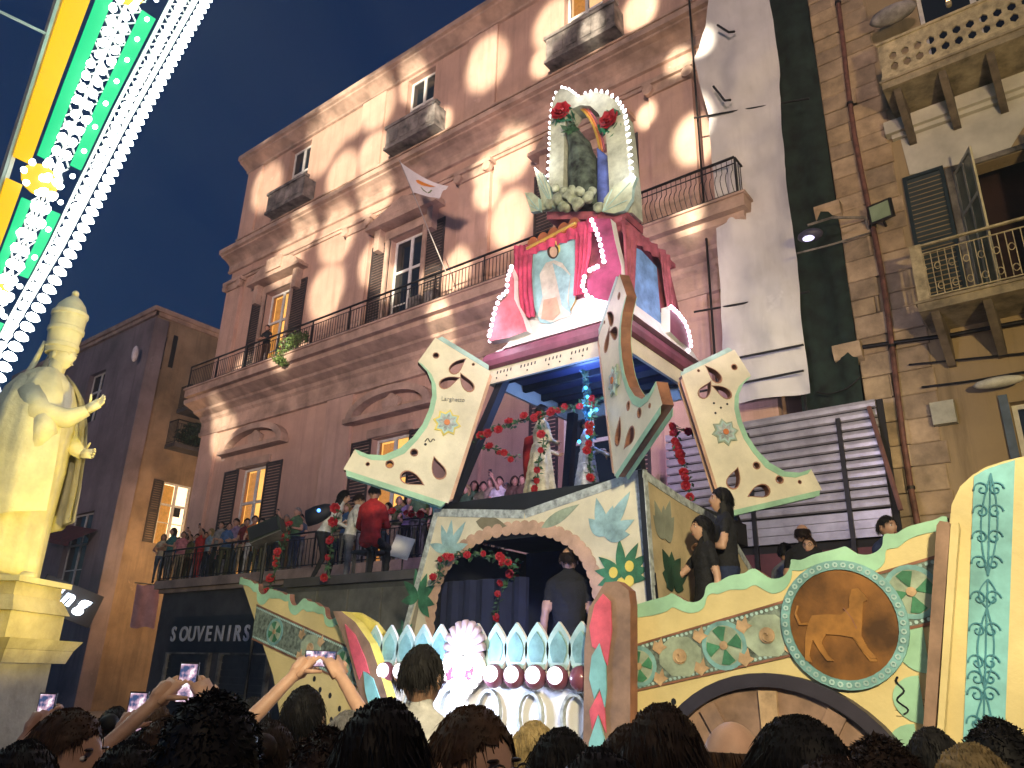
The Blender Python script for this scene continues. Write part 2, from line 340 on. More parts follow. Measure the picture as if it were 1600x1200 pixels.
# first floor doors on the terrace, with segmental pediments
for i, x in enumerate(bays):
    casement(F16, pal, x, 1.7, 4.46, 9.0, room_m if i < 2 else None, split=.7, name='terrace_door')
    MB().fbox(F16, x-1.05, x+1.05, 9.02, 9.3, .002, .1).build('door_lintel', trim, pal)
    arc = [math.pi*k/14 for k in range(15)]
    MB().prism(F16, [(x+1.95*math.cos(t), 9.75+.85*math.sin(t)) for t in arc]+[(x+1.65*math.cos(t), 9.75+.62*math.sin(t)) for t in reversed(arc)], .02, .34).fbox(F16, x-2.0, x+2.0, 9.6, 9.76, .02, .4).build('segmental_pediment', trim, pal)
    MB().prism(F16, [(x-.3, 9.8), (x+.3, 9.8), (x+.42, 10.15), (x, 10.4), (x-.42, 10.15)], .02, .16).build('cartouche', trim, pal)
# long balcony railing
def railing(F, parent, a0, a1, b0, b1, c, step=.13, belly=0, posts=True, m=iron, ends=None):
    mb = MB(); mb.fbox(F, a0, a1, b1-.04, b1, c-.03, c+.03).fbox(F, a0, a1, b0+.06, b0+.085, c-.015, c+.015).fbox(F, a0, a1, b1-.2, b1-.18, c-.012, c+.012)
    n = max(1, int((a1-a0)/1.9))
    for k in range(n+1): x = lerp(a0, a1, k/n); mb.fbox(F, x-.018, x+.018, b0, b1-.04, c-.018, c+.018)
    if ends:
        for x in ends: mb.obox(F.p(x, b1-.02, c/2), F.n*(c/2-.03), F.u*.02, F.v*.02).obox(F.p(x, b0+.07, c/2), F.n*(c/2-.03), F.u*.015, F.v*.012)
    o = mb.build('railing', m, parent); bars = MB(); n = int((a1-a0)/step)
    for k in range(n):
        x = lerp(a0, a1, (k+.5)/n)
        if belly: bars.tube([F.p(x, lerp(b0+.07, b1-.05, t), c+belly*math.sin(math.pi*min(1, t*1.5))*(t < .67)) for t in (0, .17, .34, .5, .67, 1)], .009, 4)
        else: bars.fbox(F, x-.008, x+.008, b0+.085, b1-.2, c-.008, c+.008)
    if ends:
        for x in ends:
            for k in range(int(c/step)): bars.fbox(F, x-.008, x+.008, b0+.08, b1-.04, (k+.5)*step-.008, (k+.5)*step+.008)
    bars.build('railing_bars', m, o, kind='stuff'); return o
railing(F16, pal, -28.5, -9.0, 12.46, 13.42, 1.18)
railing(F16, pal, -8.96, -5.3, 12.46, 13.5, 1.18, belly=.16, ends=(-5.3,))
for x, lb_ in ((-15.9, 'small grey air conditioner standing on the palace balcony next to the flagpole foot'), (-15.2, 'small grey air conditioner standing on the palace balcony further along from the flagpole')):   # small units standing on the balcony
    tag(MB().box(x-.25, x+.25, 14.95, 15.2, 12.47, 13.0).box(x-.19, x+.19, 14.93, 14.95, 12.53, 12.94).build('air_conditioner', greystone), lb_, 'air conditioner', 'units on the palace balcony')
# roof behind the cornice
MB().prism(Fr((0, 16, 0), (1, 0, 0), (0, 0, 1), (0, 1, 0)), [(-28.7, 24.3), (-5.3, 24.3), (-5.6, 25.3), (-28.4, 25.3)], .4, 7).build('roof', mat('terracotta_roof', (.22, .11, .07), .9, .3, 3), pal)

# flag of Cyprus on a pole leaning out of the balcony
fl = thing('flag', 'white flag with an orange island shape on a slanted pole over the balcony', 'flag', tuple(onY(695, 415, 14.8)))
pA = onY(697, 425, 14.75); pB = onY(624, 250, 13.6)
MB().tube([pA, pB], .018, 6).build('pole', mat('pole_grey', (.3, .28, .26), .5), fl)
ff = MB(); nu, nv = 14, 8; c00 = pB+(pA-pB)*.02; c01 = pB+(pA-pB)*.30
c10 = onY(702, 292, 13.75); c11 = onY(688, 311, 13.85); gr = []
for i in range(nu+1):
    for j in range(nv+1):
        u, v = i/nu, j/nv; p = c00.lerp(c10, u).lerp(c01.lerp(c11, u), v); wv = .07*math.sin(u*7+v*1.5)*u
        p = p+Vector((0, -wv, -.12*math.sin(u*math.pi)*(1-v)-.05*u*math.sin(v*9))); gr.append(p)
ff.add(gr, [(i*(nv+1)+j, (i+1)*(nv+1)+j, (i+1)*(nv+1)+j+1, i*(nv+1)+j+1) for i in range(nu) for j in range(nv)])
flag_m = mat('white_flag_cloth', (.72, .70, .70), .8, .05, 3); cl = ff.build('cloth', flag_m, fl, smooth=True)
def on_flag(u, v, d=.012):
    i, j = min(nu-1, int(u*nu)), min(nv-1, int(v*nv)); s, t = u*nu-i, v*nv-j; k = i*(nv+1)+j
    return gr[k].lerp(gr[k+nv+1], s).lerp(gr[k+1].lerp(gr[k+nv+2], s), t)+Vector((.3, -1, -.2)).normalized()*d
def patch(poly, m, name):
    mb = MB(); ts = geometry.tessellate_polygon([[Vector((a, b, 0)) for a, b in poly]])
    mb.add([on_flag(a, b) for a, b in poly], list(ts)); mb.build(name, m, cl)
patch([(.28, .42), (.36, .30), (.50, .28), (.60, .24), (.74, .18), (.66, .34), (.60, .44), (.50, .50), (.40, .54), (.30, .52)], mat('flag_orange', (.75, .27, .04), .8, .05), 'island')
patch([(.36, .66), (.42, .76), (.52, .80), (.52, .75), (.44, .71), (.39, .64)], mat('flag_olive', (.16, .22, .08), .8, .05), 'olive_branch'); patch([(.68, .60), (.62, .74), (.54, .80), (.54, .75), (.60, .69), (.64, .58)], MATS['flag_olive'], 'olive_branch')

# plant trailing over the balcony
def leaf_cluster(mb, c, rx, ry, rz, n, s, mi=0, rnd=random):
    for _ in range(n):
        d = Vector((rnd.gauss(0, 1), rnd.gauss(0, 1), rnd.gauss(0, 1))).normalized()*(rnd.random()**.45)
        p = Vector(c)+Vector((d.x*rx, d.y*ry, d.z*rz)); a = Vector((rnd.gauss(0, 1), rnd.gauss(0, 1), rnd.gauss(0, .6))).normalized(); b = a.orthogonal().normalized(); b = (b+a.cross(b)*rnd.uniform(-1, 1)).normalized()
        q = s*rnd.uniform(.6, 1.3); mb.add([p-a*q, p+b*q*.45, p+a*q, p-b*q*.45], [(0, 1, 2, 3)], mi)
leafg = mat('leaf_green', (.10, .16, .04), .6, .4, 5); leafd = mat('leaf_dark', (.03, .07, .03), .6, .4, 5)
pl = thing('balcony_plant', 'leafy green plant spilling over the balcony edge by the lit door', 'plant', tuple(onY(440, 560, 14.75)))
mb = MB(); pc = onY(448, 540, 14.72)
for dx, dz, r in ((0, 0, .42), (-.35, -.35, .32), (.45, .12, .4), (.9, .1, .28), (-.1, -.6, .22)): leaf_cluster(mb, pc+Vector((dx, 0, dz)), r, .25, r*.8, 190, .06)
mb.build('foliage', leafg, pl)
tb = MB()
for k in range(7): tb.tube([pc+Vector((.1*k-.2, .25, -.4)), pc+Vector((.15*k-.4, .05, -.05+.05*k)), pc+Vector((.24*k-.6, -.1, .1-.12*abs(k-3)))], .012, 5)
tb.build('stem', mat('stem_brown', (.1, .07, .04)), pl)
MB().lathe([(.16, 0), (.2, .25), (.22, .3), (.18, .3)], pc+Vector((.15, .3, -.62)), 14).build('pot', mat('terracotta_pot', (.35, .15, .08), .8), pl)

# ================================================================== terrace over the souvenir shop
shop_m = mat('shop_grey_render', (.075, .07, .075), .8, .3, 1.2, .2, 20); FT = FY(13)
sh = thing('souvenir_shop', 'low dark shop front carrying a railed terrace with a SOUVENIRS sign', 'shop', (-16, 13, 0))
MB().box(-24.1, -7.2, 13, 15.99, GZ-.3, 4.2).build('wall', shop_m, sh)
MB().box(-24.3, -7.0, 12.75, 15.99, 4.202, 4.45).box(-24.2, -7.1, 12.87, 13.0, 4.08, 4.2).build('terrace_slab', trim, sh)
railing(FT, sh, -24.2, -7.1, 4.45, 5.4, .18, step=.15)
sg = MB().fbox(FT, -23.0, -17.2, 2.35, 3.35, .002, .10).build('sign_board', mat('sign_dark', (.02, .02, .024), .5, .2), sh)
for x in (-22.0, -19.2, -16.4, -13.5):
    d = MB().fbox(FT, x-1.15, x-1.05, GZ, 2.3, .002, .12).fbox(FT, x+1.05, x+1.15, GZ, 2.3, .002, .12).fbox(FT, x-1.15, x+1.15, 2.3, 2.34, .002, .12).build('shop_door', greystone, sh)
    for k in range(12): MB().fbox(FT, x-1.04, x+1.04, GZ+.02+k*.18, GZ+.18+k*.18, .01, .05).build('roller_slat', mat('roller_metal', (.05, .05, .055), .45, .2, metal=.5), d)
def lettering(text, F, a, b, h, c, m, parent, name='letter', xs=1., bold=0, shear=0):
    cu = bpy.data.curves.new('lettering', 'FONT'); cu.body = text; cu.size = h/.72; cu.extrude = .012; cu.offset = bold; cu.space_character = xs; cu.shear = shear; cu.resolution_u = 3
    t = bpy.data.objects.new('t', cu); COL.objects.link(t); dg = bpy.context.evaluated_depsgraph_get(); me = bpy.data.meshes.new_from_object(t.evaluated_get(dg)); bpy.data.objects.remove(t)
    for v in me.vertices: q = v.co.copy(); v.co = F.p(a+q.x, b+q.y, c+q.z)
    me.materials.clear(); me.materials.append(m); return put(me, name, parent)
s0 = FT.px(270, 1003); s1 = FT.px(400, 1000)
lt = mat('sign_letter_grey', (.75, .72, .75), .6, .15, 4)
wd = (s1[0]-s0[0])/9
for k, ch in enumerate('SOUVENIRS'): lettering(ch, FT, s0[0]+.03+k*wd+(.16 if ch == 'I' else 0), 2.66, .42, .115, lt, sg, bold=.012)

# ================================================================== far building across the side street
lbm = mat('lilac_grey_render', (.24, .20, .22), .9, .22, .5, .3, 10, streak=.7); lbs = mat('ochre_side_render', (.30, .22, .14), .9, .25, .6, .3, 10, streak=.7)
lb = thing('corner_house', 'tall grey rendered house with an ochre side wall and two slit windows', 'building', (-40, 16, 0))
FS = FX(-35.0)
grid_wall('front_wall', F16, -52, -35.0, GZ-.5, 18.4, [(-41.2, -39.4, 13.4, 16.2), (-42.6, -40.4, 8.2, 11.2), (-39.6, -37.2, 4.6, 8.6)], .4, lbm, lb, 0)
wz = FS.px(258, 742); we = FS.px(286, 836)
grid_wall('side_wall', FS, 16.0, 30, GZ-.5, 18.4, [(we[0]-1.4, we[0]+.02, 7.2, 10.1)], .35, lbs, lb, 0)
MB().fbox(F16, -52, -34.9, 18.0, 18.2, .002, .15).fbox(F16, -52, -34.85, 18.2, 18.45, .002, .25).fbox(FS, 15.86, 30, 18.0, 18.2, .002, .1).fbox(FS, 15.76, 30, 18.2, 18.43, .002, .2).build('eaves_cornice', trim, lb)
MB().fbox(F16, -35.9, -34.93, GZ, 17.88, .002, .10).fbox(FS, 15.93, 16.6, GZ, 17.88, .002, .08).build('corner_pilaster', lbm, lb)
for a, b, c, d in ((-41.2, -39.4, 13.4, 16.2), (-42.6, -40.4, 8.2, 11.2), (-39.6, -37.2, 4.6, 8.6)): casement(F16, lb, (a+b)/2, b-a, c, d, None, shut=False)
casement(FS, lb, we[0]-.69, 1.42, 7.2, 10.1, mat('bright_lit_room', (.7, .6, .4), .8, .2, 1.5, emit=(1, .72, .42), es=2.2), back=-.15, sw=.5, name='lit_window')
for x in (250, 268):
    a, b = FS.px(x-6, 575-(x-250)*.1); MB().fbox(FS, a, a+.22, b, b+1.7, .004, .03).build('slit_window', dark_m, lb)
for (x0, y0), (dz, w) in (((300, 645), (1.1, 1.6)), ((285, 700), (1.1, 1.8))):
    a, b = FS.px(x0, y0); s = MB().fbox(FS, a-w/2, a+w/2, b-.25, b-.05, .002, .9).build('balcony', shop_m, lb); railing(FS, lb, a-w/2, a+w/2, b-.05, b+dz, .85, step=.12, ends=(a-w/2+.03, a+w/2-.03))
    lf = MB(); leaf_cluster(lf, FS.p(a, b+.45, .5), .35, w*.45, .45, 260, .12); leaf_cluster(lf, FS.p(a+.2, b+1.0, .4), .3, w*.3, .3, 120, .12); lf.build('balcony_greenery', leafd, lb)
aw = MB().add([F16.p(-40.6, 8.3, .1), F16.p(-36.2, 7.6, .1), F16.p(-36.2, 6.9, 1.2), F16.p(-40.6, 7.6, 1.2), F16.p(-36.2, 6.7, 1.2), F16.p(-40.6, 7.4, 1.2)], [(0, 1, 2, 3), (3, 2, 4, 5)])
tag(aw.build('awning', mat('maroon_awning', (.16, .03, .035), .8, .2)), 'maroon cloth awning on the grey corner house', 'awning')
# wall lamp on the corner house, neon sign, cloth banner
wl_ = MB().ball(F16.p(-35.4, 15.9, .5), .16, .16, .42); tag(wl_.build('wall_lamp', mat('frosted_lamp', (.7, .7, .75), .4, .1), smooth=True), 'pale unlit wall lamp high on the grey corner house', 'wall lamp')
FN = Fr(onX(66, 928, -33.5), (0, 1, -.28), (0, .28, 1), (1, 0, 0)); nw = glow('neon_white', (.75, .88, 1), 9)
ns = thing('neon_sign', 'tilted white neon script sign on the grey corner house', 'sign', tuple(FN.o))
bd = MB().fbox(FN, -.15, 2.3, -.55, .75, -.12, -.05).build('backing', dark_m, ns)
for k, ch in enumerate('ling'): lettering(ch, FN, .05+(0, .34, .68, 1.35)[k], -.05, .62, .0, nw, ns, bold=.035, shear=.3)
light('neon_glow', 'POINT', tuple(FN.p(.9, .1, .6)), 60, (.75, .88, 1), .3)
b0 = onX(214, 912, -30.3); bw = MB(); gr2 = []
for i in range(9):
    for j in range(9): gr2.append(b0+Vector((.05*math.sin(i*1.1), i*.12+.03*j*.2, -j*.2-.05*math.sin(i*.9))))
bw.add(gr2, [(i*9+j, (i+1)*9+j, (i+1)*9+j+1, i*9+j+1) for i in range(8) for j in range(8)])
bn = thing('banner', 'lilac cloth banner hanging in the side street by the shop', 'banner', tuple(b0)); bw.build('cloth', mat('lilac_cloth', (.36, .27, .42), .9, .15), bn, smooth=True)
MB().tube([b0+Vector((.02, -.1, .03)), b0+Vector((.02, 1.15, .03))], .025).build('rod', iron, bn)

# ================================================================== gap under renovation: sheeting, netting, hoarding
FG = FY(15.1)
sheetm = mat('white_debris_sheet', (.58, .57, .57), .8, .08, .8, .15, 5, streak=.25)
sc = thing('scaffold_sheet', 'tall white debris sheet hung over scaffolding beside the palace', 'scaffold sheet', (-5.3, 15.1, 0))
rows = [(-14, 1112), (40, 1100), (90, 1085), (180, 1106), (300, 1116), (420, 1124), (560, 1131), (625, 1140)]; rr = [(-14, 1198), (40, 1206), (90, 1213), (180, 1220), (300, 1230), (420, 1244), (560, 1258), (625, 1266)]
gs = []; NS = 34; NZ = 150
for j in range(NZ+1):
    y = lerp(-14, 632, j/NZ); xl, xr2 = interp(rows, y), interp(rr, y)
    for i in range(NS+1):
        a, b = FG.px(lerp(xl, xr2, i/NS), y-(i/NS)*18); w = .20*noise.noise(Vector((a*.9, b*.5, 0)))+.12*noise.noise(Vector((a*1.6+b*.9, b*1.1-a*.6, 4)))+.06*math.sin(b*1.6+a*.8)+.015*noise.noise(Vector((a*6+b*2, b*3, 9))); gs.append(FG.p(a, b, w))
MB().add(gs, [(j*(NS+1)+i, j*(NS+1)+i+1, (j+1)*(NS+1)+i+1, (j+1)*(NS+1)+i) for j in range(NZ) for i in range(NS)]).build('sheet', sheetm, sc, smooth=True)
for y in (165, 468, 560, 600):   # poles that show through the folds
    p, q = FG.px(1085, y+20), FG.px(1262, y-15); MB().tube([FG.p(p[0], p[1], .02 if y < 500 else .25), FG.p(q[0], q[1], -.1 if y < 500 else .25)], .025).build('scaffold_pole', iron, sc)
for x, y0, y1 in ((1128, 50, 62), (1122, 145, 168)):
    p, q = FG.px(x, y0), FG.px(x+18, y1); MB().tube([FG.p(*p, .28), FG.p(*q, .3), FG.p(q[0]+.12, q[1]+.03, .2)], .03).build('scaffold_hook', iron, sc)
for x in (-6.3, -4.45): MB().tube([(x, 15.25, GZ), (x, 15.25, 21)], .03).build('scaffold_standard', iron, sc)
FN2 = FY(15.75); nt = thing('safety_net', 'dark green safety net hanging in the gap between the two buildings', 'net', (-4, 15.75, 0)); gs = []
for j in range(31):
    for i in range(9):
        a = lerp(-4.7, -3.45, i/8); b = lerp(6.6, 22, j/30); gs.append(FN2.p(a, b, .14*noise.noise(Vector((a*2.2, b*.35, 2)))+.08*math.sin(a*9+b*.3)))
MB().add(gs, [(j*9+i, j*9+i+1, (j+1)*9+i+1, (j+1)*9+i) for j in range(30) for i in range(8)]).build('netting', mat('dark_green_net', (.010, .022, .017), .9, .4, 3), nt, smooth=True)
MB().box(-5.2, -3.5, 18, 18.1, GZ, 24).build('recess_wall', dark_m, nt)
ho = thing('hoarding', 'corrugated metal hoarding of long lilac lit strips under the scaffold', 'hoarding', (-5, 14.6, 0)); FH = FY(14.7)
hm = mat('hoarding_metal', (.36, .34, .37), .38, .2, 2, metal=.35)
hb = FH.px(1180, 812)[1]; ht = FH.px(1180, 655)[1]; x0h, x1h = FH.px(1040, 660)[0], FH.px(1368, 628)[0]; nH = 11; hh = (ht-hb)/nH
for k in range(nH):
    z = hb+k*hh; MB().prism(Fr((0, 14.7, 0), (0, -1, 0), (0, 0, 1), (1, 0, 0)), [(0, z+.006), (.05, z+.03), (.06, z+hh*.5), (.05, z+hh-.03), (0, z+hh-.012), (-.02, z+hh*.5)], x0h, x1h).build('metal_strip', hm, ho)
MB().box(x0h, x1h+.1, 14.78, 14.84, hb-.7, ht).build('backing', dark_m, ho)
z = FH.px(1300, 815)[1]
for k in range(3): MB().fbox(FH, x0h, x1h, z-.02-k*.16, z+.13-k*.16, .0, .05).build('metal_strip', hm, ho)
MB().fbox(FH, x0h, x1h, GZ, z-.5, -.05, -.01).build('lower_board', mat('maroon_board', (.10, .03, .035), .7, .2), ho)
for x in (1330, 1180): a = FH.px(x, 800)[0]; MB().fbox(FH, a-.04, a+.04, GZ, ht-.3, .062, .12).build('post', iron, ho)
p, q = FH.px(1362, 640), FH.px(1412, 800); MB().tube([FH.p(*p, .2), FH.p(*q, .2)], .045).build('brace', mat('rusty_brace', (.13, .06, .05), .7), ho)

# ================================================================== stone house with balconies
rbm = mat('ochre_house_plaster', (.36, .27, .15), .9, .3, .45, .35, 9, col2=(.25, .19, .12), streak=.8); stone = [mat('ashlar_%d' % k, c, .9, .22, 2.5, .5, 14) for k, c in enumerate(((.36, .27, .17), (.33, .24, .15), (.40, .30, .20), (.29, .22, .15)))]
cream = mat('cream_window_paint', (.55, .50, .33), .6, .15); patchw = mat('bare_white_plaster', (.52, .50, .45), .9, .15, 1)
hs = thing('stone_house', 'weathered ochre stone house with two iron balconies and a rusty downpipe', 'building', (0, 16, 0)); F = F16
grid_wall('wall', F, -3.45, 7, GZ-.5, 24, [(-1.15, .85, 8.75, 11.98), (-1.2, .9, 14.1, 17.2), (-1.05, .6, 3.4, 6.9)], .4, rbm, hs)
rnd = random.Random(3); z = 4.6; bl = []
def stone_block(a0, a1, z0, z1, d):
    e = .02; mb = MB(); r0 = [(a0+.008, z0+.008), (a1-.008, z0+.008), (a1-.008, z1-.008), (a0+.008, z1-.008)]; r1 = [(a0+e+.01, z0+e+.01), (a1-e-.01, z0+e+.01), (a1-e-.01, z1-e-.01), (a0+e+.01, z1-e-.01)]
    mb.loft([[F.p(*p, .0) for p in r0], [F.p(*p, d-.015) for p in r0], [F.p(*p, d) for p in r1]]); mb.build('stone_block', rnd.choice(stone), hs)
while z < 21:
    h = rnd.choice((.38, .44, .5)); k = rnd.uniform(.45, .75)
    stone_block(-3.47, -3.47+k, z, z+h, .08+rnd.uniform(0, .03)); stone_block(-3.47+k, -2.92, z, z+h, .08+rnd.uniform(0, .03))
    j = rnd.uniform(.0, .25); stone_block(-2.86, -2.25+j*.6, z, z+h, .03+rnd.uniform(0, .03)); z += h
for z in (8.2, 11.6):
    MB().prism(Fr((-3.9, 16, 0), (0, -1, 0), (0, 0, 1), (1, 0, 0)), [(0, z), (.28, z+.1), (.36, z+.28), (.36, z+.4), (0, z+.4)], 0, .55).build('stone_bracket', stone[2], hs)
pp = [F.p(-2.82+.05*math.sin(z*.8), z, .16) for z in [GZ+k*.9 for k in range(25)]]
dp = MB().tube(pp, .055, 8).build('downpipe', mat('rusty_pipe', (.15, .065, .05), .7, .3, 6), hs)
for z in (5.5, 8.4, 11.2, 14.5, 17.5): MB().tube([F.p(-2.82+.05*math.sin(z*.8), z-.03, .16), F.p(-2.82+.05*math.sin(z*.8), z+.03, .16)], .075, 8).build('pipe_collar', iron, dp)
# white patched lintel
MB().fbox(F, -2.25, 2.6, 13.3, 13.62, .002, .22).fbox(F, -2.15, 2.6, 13.2, 13.3, .002, .12).build('lintel_moulding', patchw, hs)
MB().prism(F, [(-1.95, 12.25), (-.2, 12.02), (.25, 12.6), (1.7, 12.5), (1.7, 13.19), (-2.0, 13.19)], .002, .02).build('plaster_patch', patchw, hs)
MB().prism(F, [(.2, 12.2), (1.7, 12.1), (1.7, 12.85), (.3, 12.75)], .021, .03).build('plaster_patch', mat('orange_plaster', (.48, .27, .07), .9, .2), hs)
# door of the lower balcony with open leaves
MB().fbox(F, -3.0, 2.6, 7.2, 14.0, -1.2, -1.15).fbox(F, -3.0, 2.6, 12.6, 12.7, -1.15, -.42).build('room', mat('dark_red_room', (.03, .012, .013), .9, .2), hs)
MB().fbox(F, -1.3, -1.16, 8.75, 12.1, .002, .06).fbox(F, -1.16, .9, 11.99, 12.1, .002, .06).build('door_frame', greystone, hs)
louvre_m = mat('blue_black_shutter', (.012, .026, .034), .6, .2)
sv = shutter_m; shutter_m = louvre_m; louvre(F, hs, -2.1, -1.32, 8.9, 12.2, .06); shutter_m = sv
def leaf(ox, oz, ux, uy, w, h, name):
    G = Fr((ox, 16-.05, oz), (ux, uy, 0), (0, 0, 1), (uy, -ux, 0)); mb = MB(); f = .07
    mb.fbox(G, 0, f, 0, h, 0, .04).fbox(G, w-f, w, 0, h, 0, .04).fbox(G, f, w-f, 0, .12, 0, .04).fbox(G, f, w-f, h-f, h, 0, .04).fbox(G, f, w-f, h*.66, h*.66+f, 0, .04).fbox(G, w/2-.025, w/2+.025, .12, h*.66, 0, .04).fbox(G, w/2-.025, w/2+.025, h*.66+f, h-f, 0, .04)
    o = mb.build(name, cream, hs)
    for a0, a1 in ((f, w/2-.025), (w/2+.025, w-f)):
        for b0, b1 in ((.12, h*.66), (h*.66+f, h-f)): MB().fbox(G, a0, a1, b0, b1, .015, .022).build('pane', mat('greenish_pane', (.22, .22, .12), .2, .2, 2), o)
leaf(-1.13, 8.8, .45, -.9, .92, 3.1, 'door_leaf'); leaf(.84, 8.8, -.45, -.9, .92, 3.1, 'door_leaf')
def stone_balcony(a0, a1, z, dep, ztop, m, solid):
    s = MB().fbox(F, a0, a1, z-.16, z, .002, dep).fbox(F, a0-.03, a1+.03, z, z+.05, .002, dep+.04).build('balcony_slab', mat('balcony_slab_grey', (.30, .25, .17), .85, .3), hs)
    k = a0+.25
    while k < a1:
        MB().prism(Fr((k-.07, 16, 0), (0, -1, 0), (0, 0, 1), (1, 0, 0)), [(0, z-.16), (dep*.9, z-.16), (dep*.85, z-.3), (.12, z-.95), (0, z-.95)], 0, .14).build('balcony_bracket', mat('bracket_dark', (.14, .11, .08), .9, .3), s); k += .85
    if not solid:
        o = railing(F, hs, a0+.05, a1-.05, z+.05, ztop, dep-.05, step=.12, m=m, ends=(a0+.06,))
        sc_ = MB()   # scroll work between the bars
        x = a0+.2
        while x < a1-.1:
            for zz in (z+.3, z+.72): sc_.tube([F.p(x+.05*math.cos(t), zz+.07*math.sin(t), dep-.05) for t in [k*.6 for k in range(11)]], .010, 4)
            x += .24
        sc_.build('scrollwork', m, o, kind='stuff')
        MB().fbox(F, a0+.02, a0+.22, z+.05, ztop+.02, dep-.08, dep-.03).build('corner_panel', m, o)
    else:
        holes = []; x = a0+.3
        while x < a1-.2:
            for zz in (z+.34, z+.62): holes.append([(x+p, zz+q) for p, q in ((-.07, -.05), (0, -.11), (.07, -.05), (.07, .05), (0, .11), (-.07, .05))])
            x += .24
        MB().prism(F, [(a0+.04, z+.14), (a1-.04, z+.14), (a1-.04, ztop-.06), (a0+.04, ztop-.06)], dep-.06, dep-.02, holes).build('pierced_panel', m, hs)
        MB().fbox(F, a0+.02, a1, ztop-.06, ztop, dep-.09, dep+.02).fbox(F, a0+.02, a1, z+.05, z+.14, dep-.09, dep+.02).fbox(F, a0+.02, a0+.08, z+.05, ztop, .01, dep-.1).build('balcony_rim', m, hs)
ivory = mat('ivory_iron', (.45, .38, .24), .6, .25, 6)
stone_balcony(-2.08, 3.4, 8.72, 1.15, 9.95, ivory, False); stone_balcony(-2.02, 3.6, 13.9, 1.15, 14.95, ivory, True)
casement(F, hs, -.15, 2.1, 14.1, 17.2, None, shut=False, name='upper_door')
casement(F, hs, -.22, 1.65, 3.4, 6.9, None, shut=False, name='ground_door'); MB().fbox(F, -1.2, -1.06, 3.4, 7.05, .002, .06).build('door_jamb', mat('blue_jamb', (.10, .14, .2), .7), hs)
for x, pz in ((1482, 5), (1548, 5)):
    p = onY(x, pz, 14.95); cn = thing('candle', 'lit candle lamp hanging on the pierced upper balcony', 'lamp', tuple(p), 'candles on the upper balcony')
    MB().lathe([(.05, -.08), (.06, 0), (.06, .02)], p, 8).build('cup', ivory, cn); MB().ball(p+Vector((0, 0, .06)), .035, .035, .06).build('flame', glow('candle_flame', (1, .55, .2), 6), cn)
cl_ = MB().ball(onY(1395, 22, 15.4), .5, .2, .22, 10, 8); tag(cl_.build('bundle', mat('grey_rag', (.3, .28, .27), .9, .3), smooth=True), 'grey bundle lying behind the pierced upper balcony', 'bundle')
# floodlight, lamp arm, junction box, cables, hanging lamp
fd = thing('floodlight', 'square unlit floodlight bolted beside the rusty downpipe', 'floodlight', tuple(onY(1375, 335, 15.6))); p = onY(1375, 330, 15.55); G = Fr(p, (1, -.2, 0), (0, -.35, 1), (-.2, -1, -.4))
MB().fbox(G, -.24, .24, -.2, .2, -.12, 0).build('housing', iron, fd); MB().fbox(G, -.2, .2, -.16, .16, .002, .01).build('glass', mat('greenish_lens', (.25, .33, .22), .25, .1), fd); MB().tube([p+Vector((0, .06, -.1)), p+Vector((0, .45, -.15))], .03).build('bracket', iron, fd)
ar = thing('street_lamp', 'street lamp with a small lilac glowing head on a wall arm in the gap', 'street lamp', tuple(onY(1355, 355, 15.8)))
a1 = onY(1352, 340, 15.7); a2 = onY(1300, 340, 14.9); a3 = onY(1262, 352, 14.6); lh = onY(1266, 368, 14.6)
MB().tube([onY(1358, 362, 15.95), a1, a2, a3], .028).build('arm', greystone, ar); MB().tube([onY(1365, 362, 15.95), onY(1300, 382, 15.0), onY(1245, 396, 14.6)], .022).build('stay', greystone, ar)
MB().ball(lh, .26, .2, .12, 12, 8).build('head', mat('lamp_head', (.06, .06, .1), .5), ar, smooth=True); MB().ball(lh+Vector((-.02, -.06, -.08)), .13, .1, .06, 10, 6).build('lens', glow('lilac_lamp', (.75, .7, 1), 1.6), ar, smooth=True)
jb = MB().box(*(lambda p: (p.x-.2, p.x+.2, 15.8, 15.995, p.z-.22, p.z+.22))(onY(1475, 646, 15.9))); tag(jb.build('junction_box', mat('grey_box', (.42, .42, .34), .6)), 'pale square junction box on the ochre house wall', 'junction box')
def cable(pts, Y, lab, r=.02, sag=.0):
    ps = []
    for (x0, y0), (x1, y1) in zip(pts, pts[1:]):
        for k in range(8): t = k/8; ps.append(onY(lerp(x0, x1, t), lerp(y0, y1, t), Y)-Vector((0, 0, sag*math.sin(math.pi*t))))
    ps.append(onY(*pts[-1], Y)); tag(MB().tube(ps, r, 5).build('cable', iron, smooth=True), lab, 'cable')
cable([(1330, 545), (1400, 535), (1480, 525), (1720, 480)], 15.85, 'thick dark cable bundle running level under the lower balcony', .045)
cable([(1420, 570), (1470, 565), (1720, 540)], 15.88, 'thin dark cable below the thick bundle on the ochre house'); cable([(1440, 605), (1520, 595), (1720, 560)], 15.88, 'thin cable just above the white hanging lamp')
cable([(1275, 612), (1310, 612), (1345, 588)], 15.5, 'pale cable sagging across the green net to the house corner', .015, .05)
wl2 = onY(1560, 597, 15.7); tag(MB().ball(wl2, .42, .14, .1, 12, 6).build('hanging_lamp', mat('white_enamel', (.7, .7, .62), .5), smooth=True), 'white oval lamp shade hanging under the cables', 'lamp')
